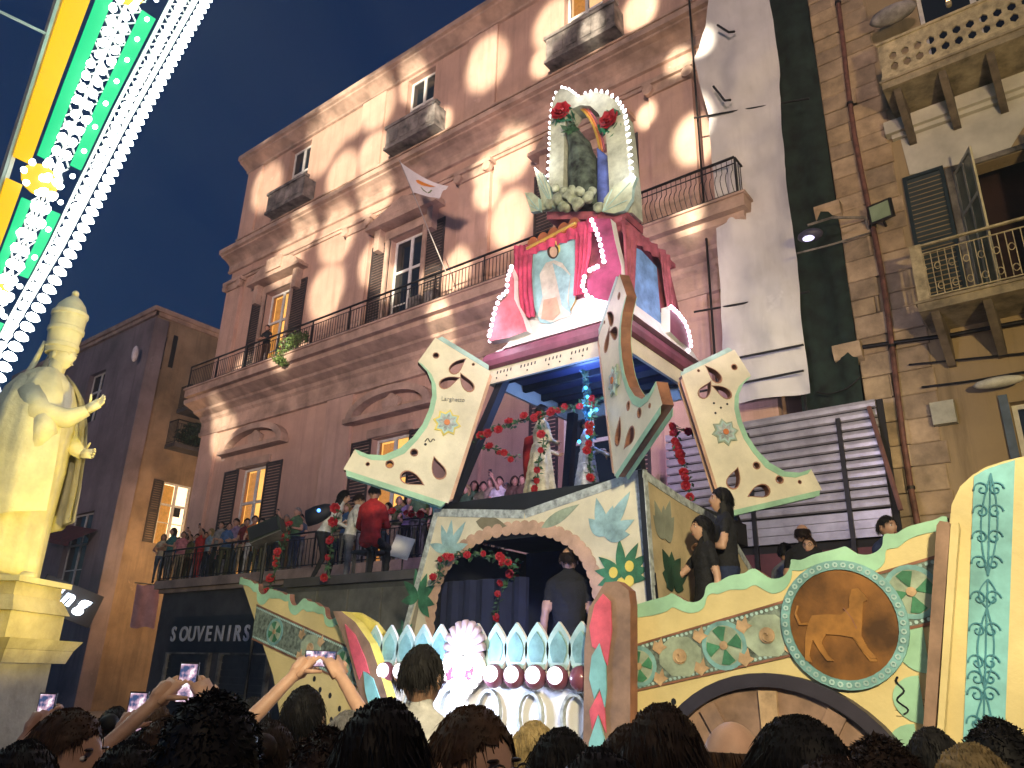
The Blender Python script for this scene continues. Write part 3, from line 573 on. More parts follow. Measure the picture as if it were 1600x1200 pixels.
# ================================================================== the festival float
cream_p = mat('float_cream_paint', (.62, .50, .24), .55, .10, 2, .15, 25); cream_l = mat('float_pale_paint', (.66, .60, .45), .55, .12, 2, .1, 25)
mint = mat('float_mint_paint', (.30, .52, .36), .55, .15, 3); teal = mat('float_teal_paint', (.17, .34, .34), .6, .25, 6); teal_l = mat('float_pale_teal', (.36, .52, .50), .55, .2, 4)
brownp = mat('float_brown_edge', (.23, .10, .06), .6, .25, 5); woodp = mat('float_wood', (.26, .16, .11), .6, .25, 4); black = mat('float_black', (.010, .011, .016), .6, .2)
green_p = mat('float_green', (.05, .19, .10), .55, .3, 6); sage = mat('float_sage', (.30, .36, .27), .6, .2, 8); moss = mat('float_mosaic_grey', (.15, .19, .16), .7, .4, 24)
ochre_p = mat('float_ochre', (.45, .30, .17), .6, .25, 8); orange_p = mat('float_orange', (.55, .17, .05), .5, .2); pink = mat('float_pink', (.62, .10, .14), .5, .25, 4); cyan_p = mat('float_cyan', (.22, .50, .52), .5, .2, 3)
plum = mat('float_plum', (.20, .065, .10), .5, .2, 4); violet = mat('float_violet_cloth', (.34, .085, .12), .7, .25, 5); gold = mat('float_gold', (.6, .38, .08), .4, .2, metal=.4); paleblue = mat('float_border_blue', (.42, .46, .46), .6, .3, 14)
white_p = mat('float_white', (.74, .72, .70), .6, .08); bluep = mat('float_flower_blue', (.30, .47, .50), .6, .25, 5); yel = mat('float_yellow', (.72, .58, .12), .5, .15); umber = mat('medallion_umber', (.20, .085, .02), .5, .35, 3); lionm = mat('medallion_lion', (.30, .135, .03), .5, .2, 8)
bulb_w = glow('bulb_white', (1, .95, .98), 7); bulb_p = glow('bulb_pink', (1, .80, .97), 7)
ft = thing('festival_float', 'boat shaped carnival float with painted panels, pierced star brackets and a bulb lit shrine', 'float', (-4.2, 7.4, GZ))
XC = -4.22; F5 = FY(5.0)
TOP = [F5.px(*p) for p in ((982, 949), (1010, 940), (1040, 932), (1050, 927), (1060, 932), (1075, 940), (1090, 940), (1100, 932), (1104, 917), (1112, 911), (1122, 910), (1140, 900), (1162, 896), (1172, 890), (1180, 889), (1190, 895), (1205, 904), (1222, 902), (1232, 892), (1236, 880), (1237, 874), (1252, 875), (1270, 867), (1290, 862), (1310, 857), (1320, 854), (1327, 857), (1340, 865), (1355, 867), (1370, 862), (1379, 852), (1382, 835), (1400, 834), (1417, 824), (1445, 816), (1462, 812), (1472, 807), (1480, 808))]
def spline(P, n=3):
    o = []
    for i in range(len(P)-1):
        p0, p1, p2, p3 = P[max(i-1, 0)], P[i], P[i+1], P[min(i+2, len(P)-1)]
        for k in range(n):
            t = k/n; o.append(tuple(.5*(2*p1[j]+(p2[j]-p0[j])*t+(2*p0[j]-5*p1[j]+4*p2[j]-p3[j])*t*t+(3*p1[j]-p0[j]-3*p2[j]+p3[j])*t**3) for j in (0, 1)))
    return o+[P[-1]]
TOP = spline(TOP)
def side(sgn, P):   # mirrored to the bow, where the sheer sits a little lower
    if sgn > 0: return P
    return [(2*XC-a, b-.10*max(0, 1-abs(a-XC+.0)/3.4)) for a, b in P]
def hull(sgn):
    C0 = lambda P: side(sgn, P)
    out = TOP + ([(-1.03, 1.62), (-1.22, .45), (-2.85, .45)] if sgn > 0 else [(-1.55, 1.95), (-2.35, .45), (-2.85, .45)])
    pn = MB().prism(F5, C0(out), -.06, 0, mi=0, side=1).build('hull_panel', [cream_p, brownp], ft)
    low = [(a, b-.085-.02*math.sin(a*9)) for a, b in TOP]
    MB().prism(F5, C0(TOP+low[::-1]), .001, .006).build('mint_edge', mint, pn)
    # mosaic band
    zt = lambda a: lerp(2.205, 2.70, (a+2.85)/2.01); zb = lambda a: lerp(1.90, 2.338, (a+2.85)/2.01)
    aL, aR = -2.85, -.80 if sgn > 0 else -1.12
    band = MB().prism(F5, C0([(aL, zb(aL)), (aR, zb(aR)), (aR, zt(aR)), (aL, zt(aL))]), .001, .007).build('mosaic_band', moss, pn)
    for z0, z1 in ((0, .045), (.955, 1)):
        q = lambda a, t: (a, lerp(zb(a), zt(a), t)); MB().prism(F5, C0([q(aL, z0), q(aR, z0), q(aR, z1), q(aL, z1)]), .0075, .011).build('band_line', brownp, band)
    beads = MB()
    for t in (.09, .91):
        for k in range(62):
            a = lerp(aL+.02, aR-.02, k/61)
            if sgn > 0 and abs(a+1.385) < .36: continue
            for (c, d) in C0([(a, lerp(zb(a), zt(a), t))]): beads.prism(F5, circ(c, d, .011, n=6), .0075, .011)
    beads.build('bead_line', teal_l, band, kind='stuff')
    for cx, cz, r in ((-2.765, 2.075, .105), (-2.14, 2.212, .125), (-.985, 2.505, .125)) if sgn > 0 else ((-2.6, 2.11, .105), (-1.5, 2.36, .105)):
        (ax, az), = C0([(cx, cz)]); MB().prism(F5, circ(ax, az, r, n=24), .008, .012).build('roundel', sage, band)
        ring = MB().prism(F5, circ(ax, az, r+.028, n=24), .008, .013, [circ(ax, az, r, n=24)]); ring.build('roundel_ring', teal, band)
        for k in range(4):
            t = math.pi/2*k+.25; MB().prism(F5, [(ax+math.cos(t+u)*r*q, az+math.sin(t+u)*r*q) for u, q in ((-.12, .2), (-.42, .93), (0, .99), (.42, .93), (.12, .2))], .013, .018).build('petal', green_p, band)
        MB().prism(F5, circ(ax, az, r*.22, n=10), .013, .022).build('roundel_heart', ochre_p, band)
    for cx, cz in ((-2.455, 2.142), (-1.85, 2.272)) if sgn > 0 else ((-2.1, 2.22),):
        (ax, az), = C0([(cx, cz)]); MB().prism(F5, circ(ax, az, .165, .135, 8, .39), .008, .012).build('octagon', sage, band)
        sw = MB().prism(F5, circ(ax, az, .05, n=14), .0125, .02); sw.tube([F5.p(ax+.008*t*math.cos(t), az+.008*t*math.sin(t), .022) for t in [k*.5 for k in range(12)]], .006, 4); sw.build('swirl', ochre_p, band)
        for sx, sz in ((-1, 1), (1, 1), (-1, -1), (1, -1)):
            ox, oz = ax+sx*.15, az+sz*.10+sx*sgn*.035
            MB().prism(F5, [(ox-.05, oz-.02), (ox-.035, oz+.035), (ox-.005, oz+.02), (ox+.02, oz+.06), (ox+.03, oz+.01), (ox+.06, oz-.005), (ox+.02, oz-.03), (ox, oz-.055)], .013, .017).build('maple_leaf', ochre_p, band)
    if sgn < 0:
        dots = MB()
        for a, b in ((-2.75, 1.78), (-2.6, 1.72), (-2.45, 1.82), (-2.3, 1.86), (-2.5, 1.62), (-2.2, 1.95)): (c, d), = C0([(a, b)]); dots.prism(F5, circ(c, d, .02, .026, 8), .001, .006)
        dots.build('music_marks', black, pn, kind='stuff'); return pn
    # medallion with a lion
    (mx, mz), = C0([(-1.385, 2.335)])
    md = MB().prism(F5, circ(mx, mz, .31, .315, 40), .012, .02).build('medallion', umber, pn)
    MB().prism(F5, circ(mx, mz, .365, .37, 40), .012, .03, [circ(mx, mz, .311, .316, 40)]).build('medallion_ring', teal, md)
    for k in range(44):
        t = 2*math.pi*k/44; MB().prism(F5, circ(mx+.337*math.cos(t), mz+.342*math.sin(t), .017, n=7), .031, .036, [circ(mx+.337*math.cos(t), mz+.342*math.sin(t), .008, n=5)]).build('ring_link', teal_l, md)
    Ln = [(-.20, .02), (-.17, .07), (-.08, .075), (.0, .07), (.05, .11), (.06, .17), (.08, .215), (.115, .22), (.15, .18), (.16, .15), (.135, .14), (.125, .08), (.11, .0), (.10, -.05), (.13, -.12), (.17, -.17), (.14, -.175), (.09, -.12), (.06, -.06), (-.02, -.045), (-.10, -.04), (-.13, -.09), (-.10, -.16), (-.07, -.19), (-.11, -.19), (-.15, -.13), (-.18, -.07), (-.21, -.16), (-.20, -.20), (-.24, -.19), (-.23, -.10), (-.22, -.04)]
    lion = MB().prism(F5, [(mx+a, mz-.02+b) for a, b in Ln], .021, .03); lion.prism(F5, [(mx+.06+a, mz-.02+b) for a, b in ((-.02, -.04), (.02, -.04), (.09, -.15), (.11, -.19), (.07, -.19), (.03, -.13))], .022, .026)
    lion.tube([F5.p(mx+a, mz+b, .026) for a, b in ((-.2, 0), (-.25, .0), (-.27, .06), (-.25, .11))], .009, 5); lion.build('lion', lionm, md)
    MB().tube([F5.p(mx+.02+a, mz+b, .028) for a, b in ((0, .09), (.04, .03), (.06, -.03))], .004, 4).build('lion_line', brownp, md)
    # wheel, mint scallops, music marks
    (wx, wz), = C0([(-1.86, 1.15)])
    MB().prism(F5, circ(wx, wz, .90, n=56), .001, .09, [circ(wx, wz, .82, n=56)]).build('wheel_rim', mat('wheel_rim_dark', (.03, .025, .035), .5, .2), pn)
    wd_ = MB().prism(F5, circ(wx, wz, .818, n=48), .001, .045).build('wheel_disc', woodp, pn)
    for k in range(12):
        t = math.pi*k/6; MB().prism(F5, [(wx+math.cos(t+u)*q, wz+math.sin(t+u)*q) for u, q in ((-.3, .16), (-.07, .80), (.07, .80), (.3, .16))], .046, .07).build('wheel_spoke', ochre_p if k % 2 else woodp, wd_)
    MB().prism(F5, circ(wx, wz, .16, n=20), .046, .12).build('wheel_hub', brownp, wd_)
    for z0 in (2.19, 1.93, 1.68, 1.42):
        e = -.93-.23*(2.3-z0); (sx_, sz_), = C0([(e, z0)]); MB().prism(F5, [(sx_-sgn*.15*math.sin(t), sz_+.125*math.cos(t)) for t in [math.pi*k/12 for k in range(13)]], .001, .008).build('mint_scallop', mint, pn)
    nt_ = MB()
    for a, b in ((-2.72, 1.80), (-2.62, 1.83), (-2.52, 1.86)):
        (c, d), = C0([(a, b)]); nt_.prism(F5, circ(c, d, .018, .022, 8), .001, .006)
    (c, d), = C0([(-1.12, 1.93)]); nt_.tube([F5.p(c+.03*math.sin(t*2.2)*(1-.1*t), d-.08+.035*t, .008) for t in [k*.35 for k in range(17)]], .006, 4)
    for k in range(4): (c, d), = C0([(-1.06, 1.84+.03*k)]); nt_.fbox(F5, c-.10, c+.10, d, d+.002, .001, .004)
    nt_.build('music_marks', black, pn, kind='stuff'); return pn
hull(1); hull(-1)
# stern tower
F49 = FY(4.94)
SP = lambda *ps: [F49.px(*p) for p in ps]
st = MB().prism(F49, SP((1485, 805), (1487, 788), (1500, 760), (1520, 742), (1540, 730), (1570, 720), (1600, 713), (1640, 706), (1680, 706), (1700, 1500), (1438, 1500), (1460, 1190)), -.08, 0, side=1).build('stern_panel', [cream_p, brownp], ft)
MB().prism(F49, SP((1522, 745), (1540, 734), (1560, 727), (1586, 719), (1576, 1000), (1556, 1500), (1490, 1500), (1512, 1000)), .001, .006).build('cyan_field', cyan_p, st)
orn = MB(); dark_t = mat('ornament_blue', (.06, .22, .28), .6, .2)
def curl(px, py, r, sx, turns=1.4):
    a, b = F49.px(px, py); orn.tube([F49.p(a+sx*(r*(1-t/9))*math.cos(t)*.9, b+(r*(1-t/9))*math.sin(t), .012) for t in [k*.4 for k in range(int(turns*2*math.pi/.4))]], .005, 4)
for y in (765, 800, 840, 880, 935, 985, 1035, 1060, 1085, 1130):
    for s in (-1, 1): curl(1546-(y-765)*.028+s*11, y, .045, s)
for y0, y1 in ((740, 900), (905, 950), (950, 1075), (1080, 1200)):
    for s in (-1, 0, 1): orn.tube([F49.p(*F49.px(1548-(y-765)*.028+s*13*math.sin(math.pi*(y-y0)/(y1-y0)), y), .010) for y in [lerp(y0, y1, k/12) for k in range(13)]], .005, 4)
orn.build('scroll_ornament', dark_t, st, kind='stuff')
for x0, w, m in ((1462, 22, woodp), (1484, 14, cream_p)):
    MB().prism(FY(4.9), [FY(4.9).px(*p) for p in ((x0+3, 822), (x0+8, 815), (x0+w, 817), (x0+w+2, 826), (x0+w-26, 1200), (x0+w-40, 1500), (x0-38, 1500), (x0-22, 1200))], -.03, .03).build('stern_post', m, ft)
# centre of the hull: cloth panel, leaf fringe, balls, shell, heart of bulbs, painted posts
MB().box(-5.55, -2.9, 5.04, 5.1, .45, 2.14).build('centre_panel', white_p, ft)
F48 = FY(4.99)
def fleaf(cx, z, w, h, n=9):
    wf = lambda t: w/2*math.sin(math.pi*(.22+.78*t**1.15))
    return [(cx-wf(k/n), z+h*k/n) for k in range(n)] + [(cx, z+h)] + [(cx+wf(k/n), z+h*k/n) for k in range(n-1, -1, -1)]
ndr = MB(); NDX = [(-5.94+.06*k, 6.36+.025*math.sin(k*1.7)) for k in range(20)]
ndr.loft([[Vector((a, b, z)) for a, b in NDX]+[Vector((a, b+.05, z)) for a, b in reversed(NDX)] for z in (1.4, 2.3, 2.93)]); ndr.build('navy_drape', mat('navy_curtain', (.012, .016, .05), .9, .2), ft)
for k in range(12):
    x = -5.42+k*.2; lf = MB().prism(F48, fleaf(x, 2.04, .225, .34), 0, .03, side=1).build('fringe_leaf', [teal_l, white_p], ft)
    MB().prism(F48, fleaf(x, 2.09, .15, .22), .031, .036).build('leaf_heart', teal, lf)
    b = MB().ball((x, 4.95, 1.985), .085, .085, .09, 16, 10).build('ball', mat('plum_gloss', (.18, .06, .09), .2, .2), ft, smooth=True)
    if k in (1, 2, 7, 8, 9, 10): MB().ball((x+.02, 4.885, 2.0), .062, .045, .062, 12, 8).build('ball_lamp', glow('round_lamp_white', (.95, .92, 1), 2.2), b, smooth=True)
for k in range(6):
    x = -5.3+k*.4; MB().prism(F48, circ(x, 1.72, .12, .17, 20), -.03, .01, [circ(x, 1.72, .095, .145, 20)]).build('oval_ring', paleblue, ft)
shl = MB(); sx, sz = F48.px(735, 1012)
for k in range(11):
    t = lerp(-.35, math.pi+.35, k/10); c = F48.p(sx, sz-.04, .05); e = F48.p(sx+.20*math.cos(t), sz+.20*math.sin(t), .07); shl.tube([c, c.lerp(e, .6)+F48.n*.02, e, e+(e-c)*.06], [.012, .03, .036, .018], 7)
shl.build('scallop_shell', mat('shell_pink', (.42, .32, .36), .45, .2), ft, smooth=True)
hx, hz = F48.px(735, 1055); HT = [(hx+.0125*16*math.sin(t)**3, hz+.0125*(13*math.cos(t)-5*math.cos(2*t)-2*math.cos(3*t)-math.cos(4*t))) for t in [2*math.pi*k/30 for k in range(30)]]
hp = MB().prism(F48, HT, .04, .09).build('heart_panel', white_p, ft)
for a, b in HT: MB().ball(F48.p(a, b, .10), .024).build('bulb', bulb_w, hp)
for a, b in [(hx+(p-hx)*s, hz+(q-hz)*s) for s in (.72, .42, .15) for p, q in HT[::(1 if s > .5 else 2 if s > .3 else 4)]]: MB().ball(F48.p(a, b, .10), .022).build('bulb', bulb_w, hp)
F47 = FY(4.86)
pr = MB().prism(F47, [F47.px(*p) for p in ((945, 910), (965, 908), (982, 922), (985, 945), (984, 1500), (918, 1500), (911, 1170), (913, 1010), (920, 950))], -.1, 0, side=1).build('prow_post', [woodp, brownp], ft)
for poly, m in ((((943, 928), (955, 940), (957, 985), (950, 1040), (940, 1020), (926, 1010), (922, 980), (930, 945)), pink), (((938, 1005), (948, 1040), (949, 1080), (946, 1105), (938, 1075), (930, 1092), (922, 1060), (926, 1025)), cyan_p), (((938, 1080), (946, 1108), (948, 1145), (936, 1115), (926, 1140), (922, 1110)), pink), (((936, 1118), (946, 1155), (944, 1200), (922, 1200), (922, 1160)), cyan_p)):
    MB().prism(F47, [F47.px(*p) for p in poly], .001, .010+.003*(poly[0][1] % 4)).build('painted_leaf', m, pr)
plt = MB().prism(F47, [F47.px(*p) for p in ((520, 955), (533, 955), (555, 972), (578, 1005), (592, 1045), (604, 1085), (612, 1130), (620, 1500), (570, 1500), (572, 1130), (560, 1080), (545, 1020), (530, 980))], -.1, 0, side=1).build('prow_post', [woodp, yel], ft)
MB().prism(FY(4.98), [FY(4.98).px(*p) for p in ((525, 955), (560, 957), (585, 972), (598, 988), (592, 1000), (575, 1003), (550, 975))], -.05, .0).build('prow_back', yel, ft)
for poly, m in ((((540, 975), (556, 992), (572, 1030), (578, 1052), (568, 1048), (562, 1062), (550, 1020)), pink), (((569, 1048), (584, 1060), (594, 1090), (598, 1120), (580, 1110), (572, 1080)), cyan_p)): MB().prism(F47, [F47.px(*p) for p in poly], .001, .012).build('painted_leaf', m, plt)
MB().box(-7.0, -1.5, 5.2, 9.5, .35, 1.38).box(-3.1, -1.3, 6.3, 9.6, 1.38, 2.06).build('deck', black, ft)
MB().prism(FY(9.7), [(-7.9, 2.75), (-1.0, 2.75), (-1.3, .4), (-7.5, .4)], -.06, 0).build('far_hull_panel', cream_p, ft)

# ---- tapering base with an arch
FB = FY(6.2); bp = lambda *ps: [FB.px(*p) for p in ps]
AR = bp((676, 1010), (678, 965), (683, 930), (695, 895), (712, 872), (735, 852), (765, 838), (800, 831), (830, 830), (862, 836), (890, 850), (910, 872), (924, 905), (932, 945), (936, 1010))
AR = [(AR[0][0], 1.4)] + AR + [(AR[-1][0], 1.4)]
outer = [(-6.62, 1.4)] + bp((680, 795), (820, 797), (1003, 733)) + [(-3.15, 1.4)]
bs = MB().prism(FB, outer[:1]+AR+outer[-1:]+outer[3:0:-1], -.05, 0, side=1).build('arched_base', [cream_l, black], ft)
def strip(F, p, q, w, m, name, parent, c=.008):
    (a, b), (d, e) = p, q; L = math.hypot(d-a, e-b); nx, ny = -(e-b)/L*w, (d-a)/L*w; return MB().prism(F, [(a, b), (d, e), (d+nx, e+ny), (a+nx, b+ny)], .001, c).build(name, m, parent)
o1, o2, o3 = outer[1], outer[2], outer[3]
strip(FB, o2, o1, .085, paleblue, 'border', bs); strip(FB, o3, o2, .085, paleblue, 'border', bs, .0085); strip(FB, o3, outer[4], -.085, paleblue, 'border', bs, .009); strip(FB, o1, outer[0], .07, paleblue, 'border', bs, .0095)
for k in range(34):   # scalloped pink arch edge
    i = (k+.5)/34*(len(AR)-3)+1; j = int(i); a, b = AR[j]; c, d = AR[min(j+1, len(AR)-1)]; x, z = lerp(a, c, i-j), lerp(b, d, i-j)
    cxm = (AR[0][0]+AR[-1][0])/2; v = Vector((x-cxm, z-2.6)).normalized(); MB().prism(FB, circ(x+v.x*.05, z+v.y*.04, .075, n=12), .001, .004+.0011*(k % 4)).build('arch_scallop', mat('float_rose_paint', (.56, .36, .26), .6, .2), bs)
def petal(F, base, tip, w, m, parent, c0, name='painted_leaf', bend=.0, vein=None):
    (a, b), (d, e) = base, tip; L = math.hypot(d-a, e-b); ux, uy = (d-a)/L, (e-b)/L; pts = []
    for s in (1, -1):
        rng = [k/7 for k in range(8)] if s > 0 else [1-k/7 for k in range(1, 7)]
        for t in rng: h = s*w/2*math.sin(math.pi*t**.8)+bend*math.sin(math.pi*t); pts.append((a+ux*L*t-uy*h, b+uy*L*t+ux*h))
    o = MB().prism(F, pts, c0, c0+.004).build(name, m, parent)
    return o
def lily(F, parent, tips, base, w, m):
    bx = F.px(*base)
    for k, t in enumerate(tips): petal(F, bx, F.px(*t), w, m, parent, .0015+.0011*k)
lily(FB, bs, ((932, 778), (958, 790), (985, 768), (920, 810), (992, 812), (985, 835)), (945, 838), .13, bluep)
lily(FB, bs, ((690, 820), (706, 812), (728, 815), (672, 850), (732, 850)), (700, 862), .10, bluep); petal(FB, FB.px(846, 825), FB.px(905, 788), .12, sage, bs, .0015); petal(FB, FB.px(744, 815), FB.px(792, 822), .16, mat('float_taupe', (.22, .19, .12), .6), bs, .0015)
def palm(F, parent, base, tips, w=.10, fruits=(), trunk=None, m=green_p):
    bx = F.px(*base)
    if trunk: q = F.px(*trunk); MB().prism(F, [(bx[0]-.02, bx[1]), (bx[0]+.02, bx[1]), (q[0]+.05, q[1]), (q[0]-.04, q[1])], .0012, .0042).build('painted_trunk', mat('float_trunk', (.28, .24, .17), .7, .3), parent)
    for k, t in enumerate(tips): petal(F, bx, F.px(*t), w, m, parent, .0046+.0011*k)
    for x, y in fruits: MB().prism(F, circ(*F.px(x, y), .045, .05, 12), .016, .022).build('painted_fruit', yel, parent)
palm(FB, bs, (972, 900), ((968, 842), (998, 848), (1015, 865), (936, 870), (930, 892), (1015, 888), (935, 915), (1012, 905)), .10, ((960, 895), (985, 885), (985, 908), (972, 912)))
palm(FB, bs, (655, 935), ((650, 888), (668, 896), (680, 915), (632, 908), (628, 940), (680, 945), (672, 965)), .11, (), (640, 1000)); palm(FB, bs, (632, 990), ((628, 968), (645, 975), (620, 985)), .06)
FR_ = FX(-3.27); rp = lambda *ps: [FR_.px(*p) for p in ps]
RO = rp((1004, 733), (1030, 752), (1060, 772), (1090, 790), (1120, 808), (1145, 838), (1165, 872), (1185, 905))
rs = MB().prism(FR_, RO+[(9.3, 2.1), (6.2, 2.1)], -.05, 0, side=1).build('side_base', [mat('float_tan_paint', (.50, .40, .24), .6, .15), black], ft)
for p, q in zip(RO, RO[1:]): strip(FR_, q, p, .08, paleblue, 'border', rs)
strip(FR_, (6.2, 2.1), RO[0], -.07, paleblue, 'border', rs, .009)
lily(FR_, rs, ((1022, 782), (1036, 790), (1046, 782), (1020, 805), (1052, 808), (1050, 825)), (1038, 842), .16, mat('float_grey_flower', (.26, .28, .22), .6, .2)); palm(FR_, rs, (1050, 905), ((1034, 858), (1048, 862), (1062, 872), (1034, 895), (1072, 900), (1040, 918), (1066, 922), (1058, 880)), .16, (), None, mat('float_dark_green', (.03, .08, .05), .6, .3))
MB().prism(FX(-6.0), [(6.26, 1.4), (8.8, 1.4), (8.7, 3.44), (6.26, 3.44)], -.05, 0).build('side_base', black, ft)
MB().prism(FX(-3.36), [(6.26, 1.4), (8.8, 1.4), (8.7, 3.2), (6.26, 3.2)], -.02, 0).build('inner_wall', black, ft)
MB().box(-5.95, -3.36, 6.27, 8.7, 3.45, 3.70).box(-5.9, -3.4, 6.24, 6.27, 3.3, 3.76).build('stage_floor', black, ft)
MB().box(-5.95, -3.4, 7.9, 7.95, 1.4, 3.44).build('inner_curtain', mat('navy_curtain', (.012, .016, .05), .9, .2), ft)
# ---- canopy: posts, frieze, roof
RX0, RX1, RY0, RY1 = -5.80, -3.72, 6.70, 8.64
for (bx, by), (tx, ty) in (((-5.88, 6.28), (RX0+.2, RY0+.2)), ((-3.40, 6.28), (RX1-.2, RY0+.2)), ((-3.42, 8.62), (RX1-.2, RY1-.2)), ((-5.88, 8.62), (RX0+.2, RY1-.2))):
    d = (Vector((tx, ty, 5.4))-Vector((bx, by, 3.6))); MB().obox((Vector((tx, ty, 5.4))+Vector((bx, by, 3.6)))/2, d/2, (.055, 0, 0), (0, .055, 0)).build('post', black, ft)
rf = MB()
prof = [(0, 0), (.05, -.03), (.09, .0), (.10, .07), (.08, .15), (.04, .19), (0, .2)]
rf.loft([[(RX0+.1-d, RY0+.1-d, 5.55+z), (RX1-.1+d, RY0+.1-d, 5.55+z), (RX1-.1+d, RY1-.1+d, 5.55+z), (RX0+.1-d, RY1-.1+d, 5.55+z)] for d, z in prof]); rf.build('roof', plum, ft)
fz = MB().box(RX0+.06, RX1-.06, RY0+.06, RY0+.1, 5.33, 5.52).box(RX0+.06, RX1-.06, RY1-.1, RY1-.06, 5.33, 5.52).box(RX0+.06, RX0+.1, RY0+.102, RY1-.102, 5.33, 5.52).box(RX1-.1, RX1-.06, RY0+.102, RY1-.102, 5.33, 5.52).build('frieze', cream_l, ft)
nm = MB(); FZ = FY(RY0+.06); rn = random.Random(4)
for k in range(34):
    a = RX0+.2+k*.052
    if k % 7 > 4: continue
    nm.prism(FZ, [(a, 5.44), (a+.016, 5.44), (a+.022, 5.475), (a+.006, 5.475)], .001, .004)
    if k % 3 == 0: nm.prism(FZ, circ(a, 5.39, .012, n=7), .001, .004)
nm.build('music_marks', black, fz, kind='stuff')
MB().box(RX0+.12, RX1-.12, RY0+.12, RY1-.12, 5.50, 5.54).build('ceiling', mat('ceiling_navy', (.02, .025, .06), .5, .2), ft)
for k in range(4): MB().box(RX0+.12, RX1-.12, RY0+.3+k*.4, RY0+.36+k*.4, 5.42, 5.50).build('ceiling_beam', black, ft)
# ---- pierced brackets at the corners
q2 = 2**-.5
FL = Fr((-5.75, 6.15, 0), (-q2, -q2, 0), (0, 0, 1), (q2, -q2, 0)); LP = lambda *ps: [FL.px(*p) for p in ps]
cc = LP((555, 704), (575, 712), (600, 713), (625, 702), (645, 685), (660, 665), (670, 642), (675, 620), (674, 600), (667, 583), (653, 568))
BO = LP((700, 788), (537, 735)) + cc + LP((680, 530), (766, 583))
def drop(px, py, l, w, ang, n=9, g=1.):
    a, b = FL.px(px, py); t = R(ang); pts = []
    for k in range(2*n): s = 2*math.pi*k/(2*n); r = math.cos(s); x = l/2*r*(1 if True else 1); y = w/2*math.sin(s)*(math.sin(s/2))**1.3*1.25+.10*l*(max(0, r)**2); pts.append((x*g, y*g))
    return [(a+x*math.cos(t)-y*math.sin(t), b+x*math.sin(t)+y*math.cos(t)) for x, y in pts]
DR = [(715, 573, .24, .13, 125), (702, 598, .24, .13, 145), (727, 600, .24, .13, 50), (683, 733, .25, .15, 60), (645, 750, .26, .15, 195)]; DT = [(681, 558, .03), (739, 572, .014), (647, 709, .035), (609, 727, .037), (575, 727, .018)]
def bracket(F, sgn_star=True):
    holes = [drop(*d) for d in DR] + [circ(*FL.px(x, y), r, n=12) for x, y, r in DT]
    b = MB().prism(F, BO, -.05, .05, holes, side=1).build('pierced_bracket', [cream_l, brownp], ft)
    for cs in (.0515, -.0545):
        for (d, h) in zip(DR, holes): MB().prism(F, drop(*d, g=1.14), cs, cs+.003, [h]).build('hole_rim', mat('rim_umber', (.33, .15, .09), .6, .2), b)
        for x, y, r in DT: c = FL.px(x, y); MB().prism(F, circ(*c, r*1.35, n=12), cs, cs+.003, [circ(*c, r, n=12)]).build('hole_rim', MATS['rim_umber'], b)
        cx, cz = .75, 5.0; ins = [(a+(-.05 if i < 3 else -.055), z-.03-(.03 if i < 4 else .0)) for i, (a, z) in enumerate(cc)]
        MB().prism(F, cc+ins[::-1], cs, cs+.0035).build('mint_edge', mint, b)
        for p, q, w, nm_ in ((BO[0], BO[1], -.06, mint), (BO[-2], BO[-1], -.055, teal_l), (BO[-1], BO[0], -.035, mat('edge_peach', (.55, .33, .22), .6))):
            (a, z), (d, e) = p, q; L = math.hypot(d-a, e-z); nx, ny = -(e-z)/L*w, (d-a)/L*w; k = .03/L
            MB().prism(F, [(lerp(a, d, k), lerp(z, e, k)), (lerp(a, d, 1-k), lerp(z, e, 1-k)), (lerp(a, d, 1-k*2)+nx, lerp(z, e, 1-k*2)+ny), (lerp(a, d, k*2)+nx, lerp(z, e, k*2)+ny)], cs, cs+.004).build('edge_strip', nm_, b)
    sx, sz = FL.px(698, 663); star = [(sx+(.165 if k % 2 == 0 else .118)*math.cos(k*math.pi/8+.2), sz+(.165 if k % 2 == 0 else .118)*math.sin(k*math.pi/8+.2)) for k in range(16)]
    s2 = [(sx+(a-sx)*.82, sz+(z-sz)*.82) for a, z in star]
    so_ = MB().prism(F, star, .051, .065).build('star_rosette', [yel if sgn_star else sage], b); MB().prism(F, s2, .0655, .072).build('star_face', teal_l, so_)
    for k in range(8):
        t = k*math.pi/4+.2; MB().prism(F, [(sx+.02*math.cos(t-.8), sz+.02*math.sin(t-.8)), (sx+.075*math.cos(t-.3), sz+.075*math.sin(t-.3)), (sx+.115*math.cos(t), sz+.115*math.sin(t)), (sx+.075*math.cos(t+.3), sz+.075*math.sin(t+.3)), (sx+.02*math.cos(t+.8), sz+.02*math.sin(t+.8))], .0725, .078).build('star_petal', paleblue, so_)
    MB().prism(F, circ(sx, sz, .035, n=10), .0785, .088).build('star_heart', orange_p, so_)
    return b
FNr = Fr((-3.49, 6.05, 0), (.766, -.643, 0), (0, 0, 1), (-.643, -.766, 0)); FRr = Fr((-3.36, 8.1, 0), (q2, q2, 0), (0, 0, 1), (q2, -q2, 0))
bl_ = bracket(FL); bracket(FNr, False); br_ = bracket(FRr, False)
a, b = FL.px(685, 628); lettering('Larghetto', FL, a-.30, b, .05, .052, mat('faded_ink', (.30, .30, .27), .7), bl_) if False else None
def letters_in(text, px, py, h, F, parent, m, flip=1):
    a, b = F.px(px, py); G = Fr(F.p(a, b, .0515), F.u*flip, F.v, F.n); lettering(text, G, 0, 0, h, .0, m, parent)
letters_in('Larghetto', 689, 628, .05, FL, bl_, mat('faded_ink', (.33, .33, .30), .7), -1)
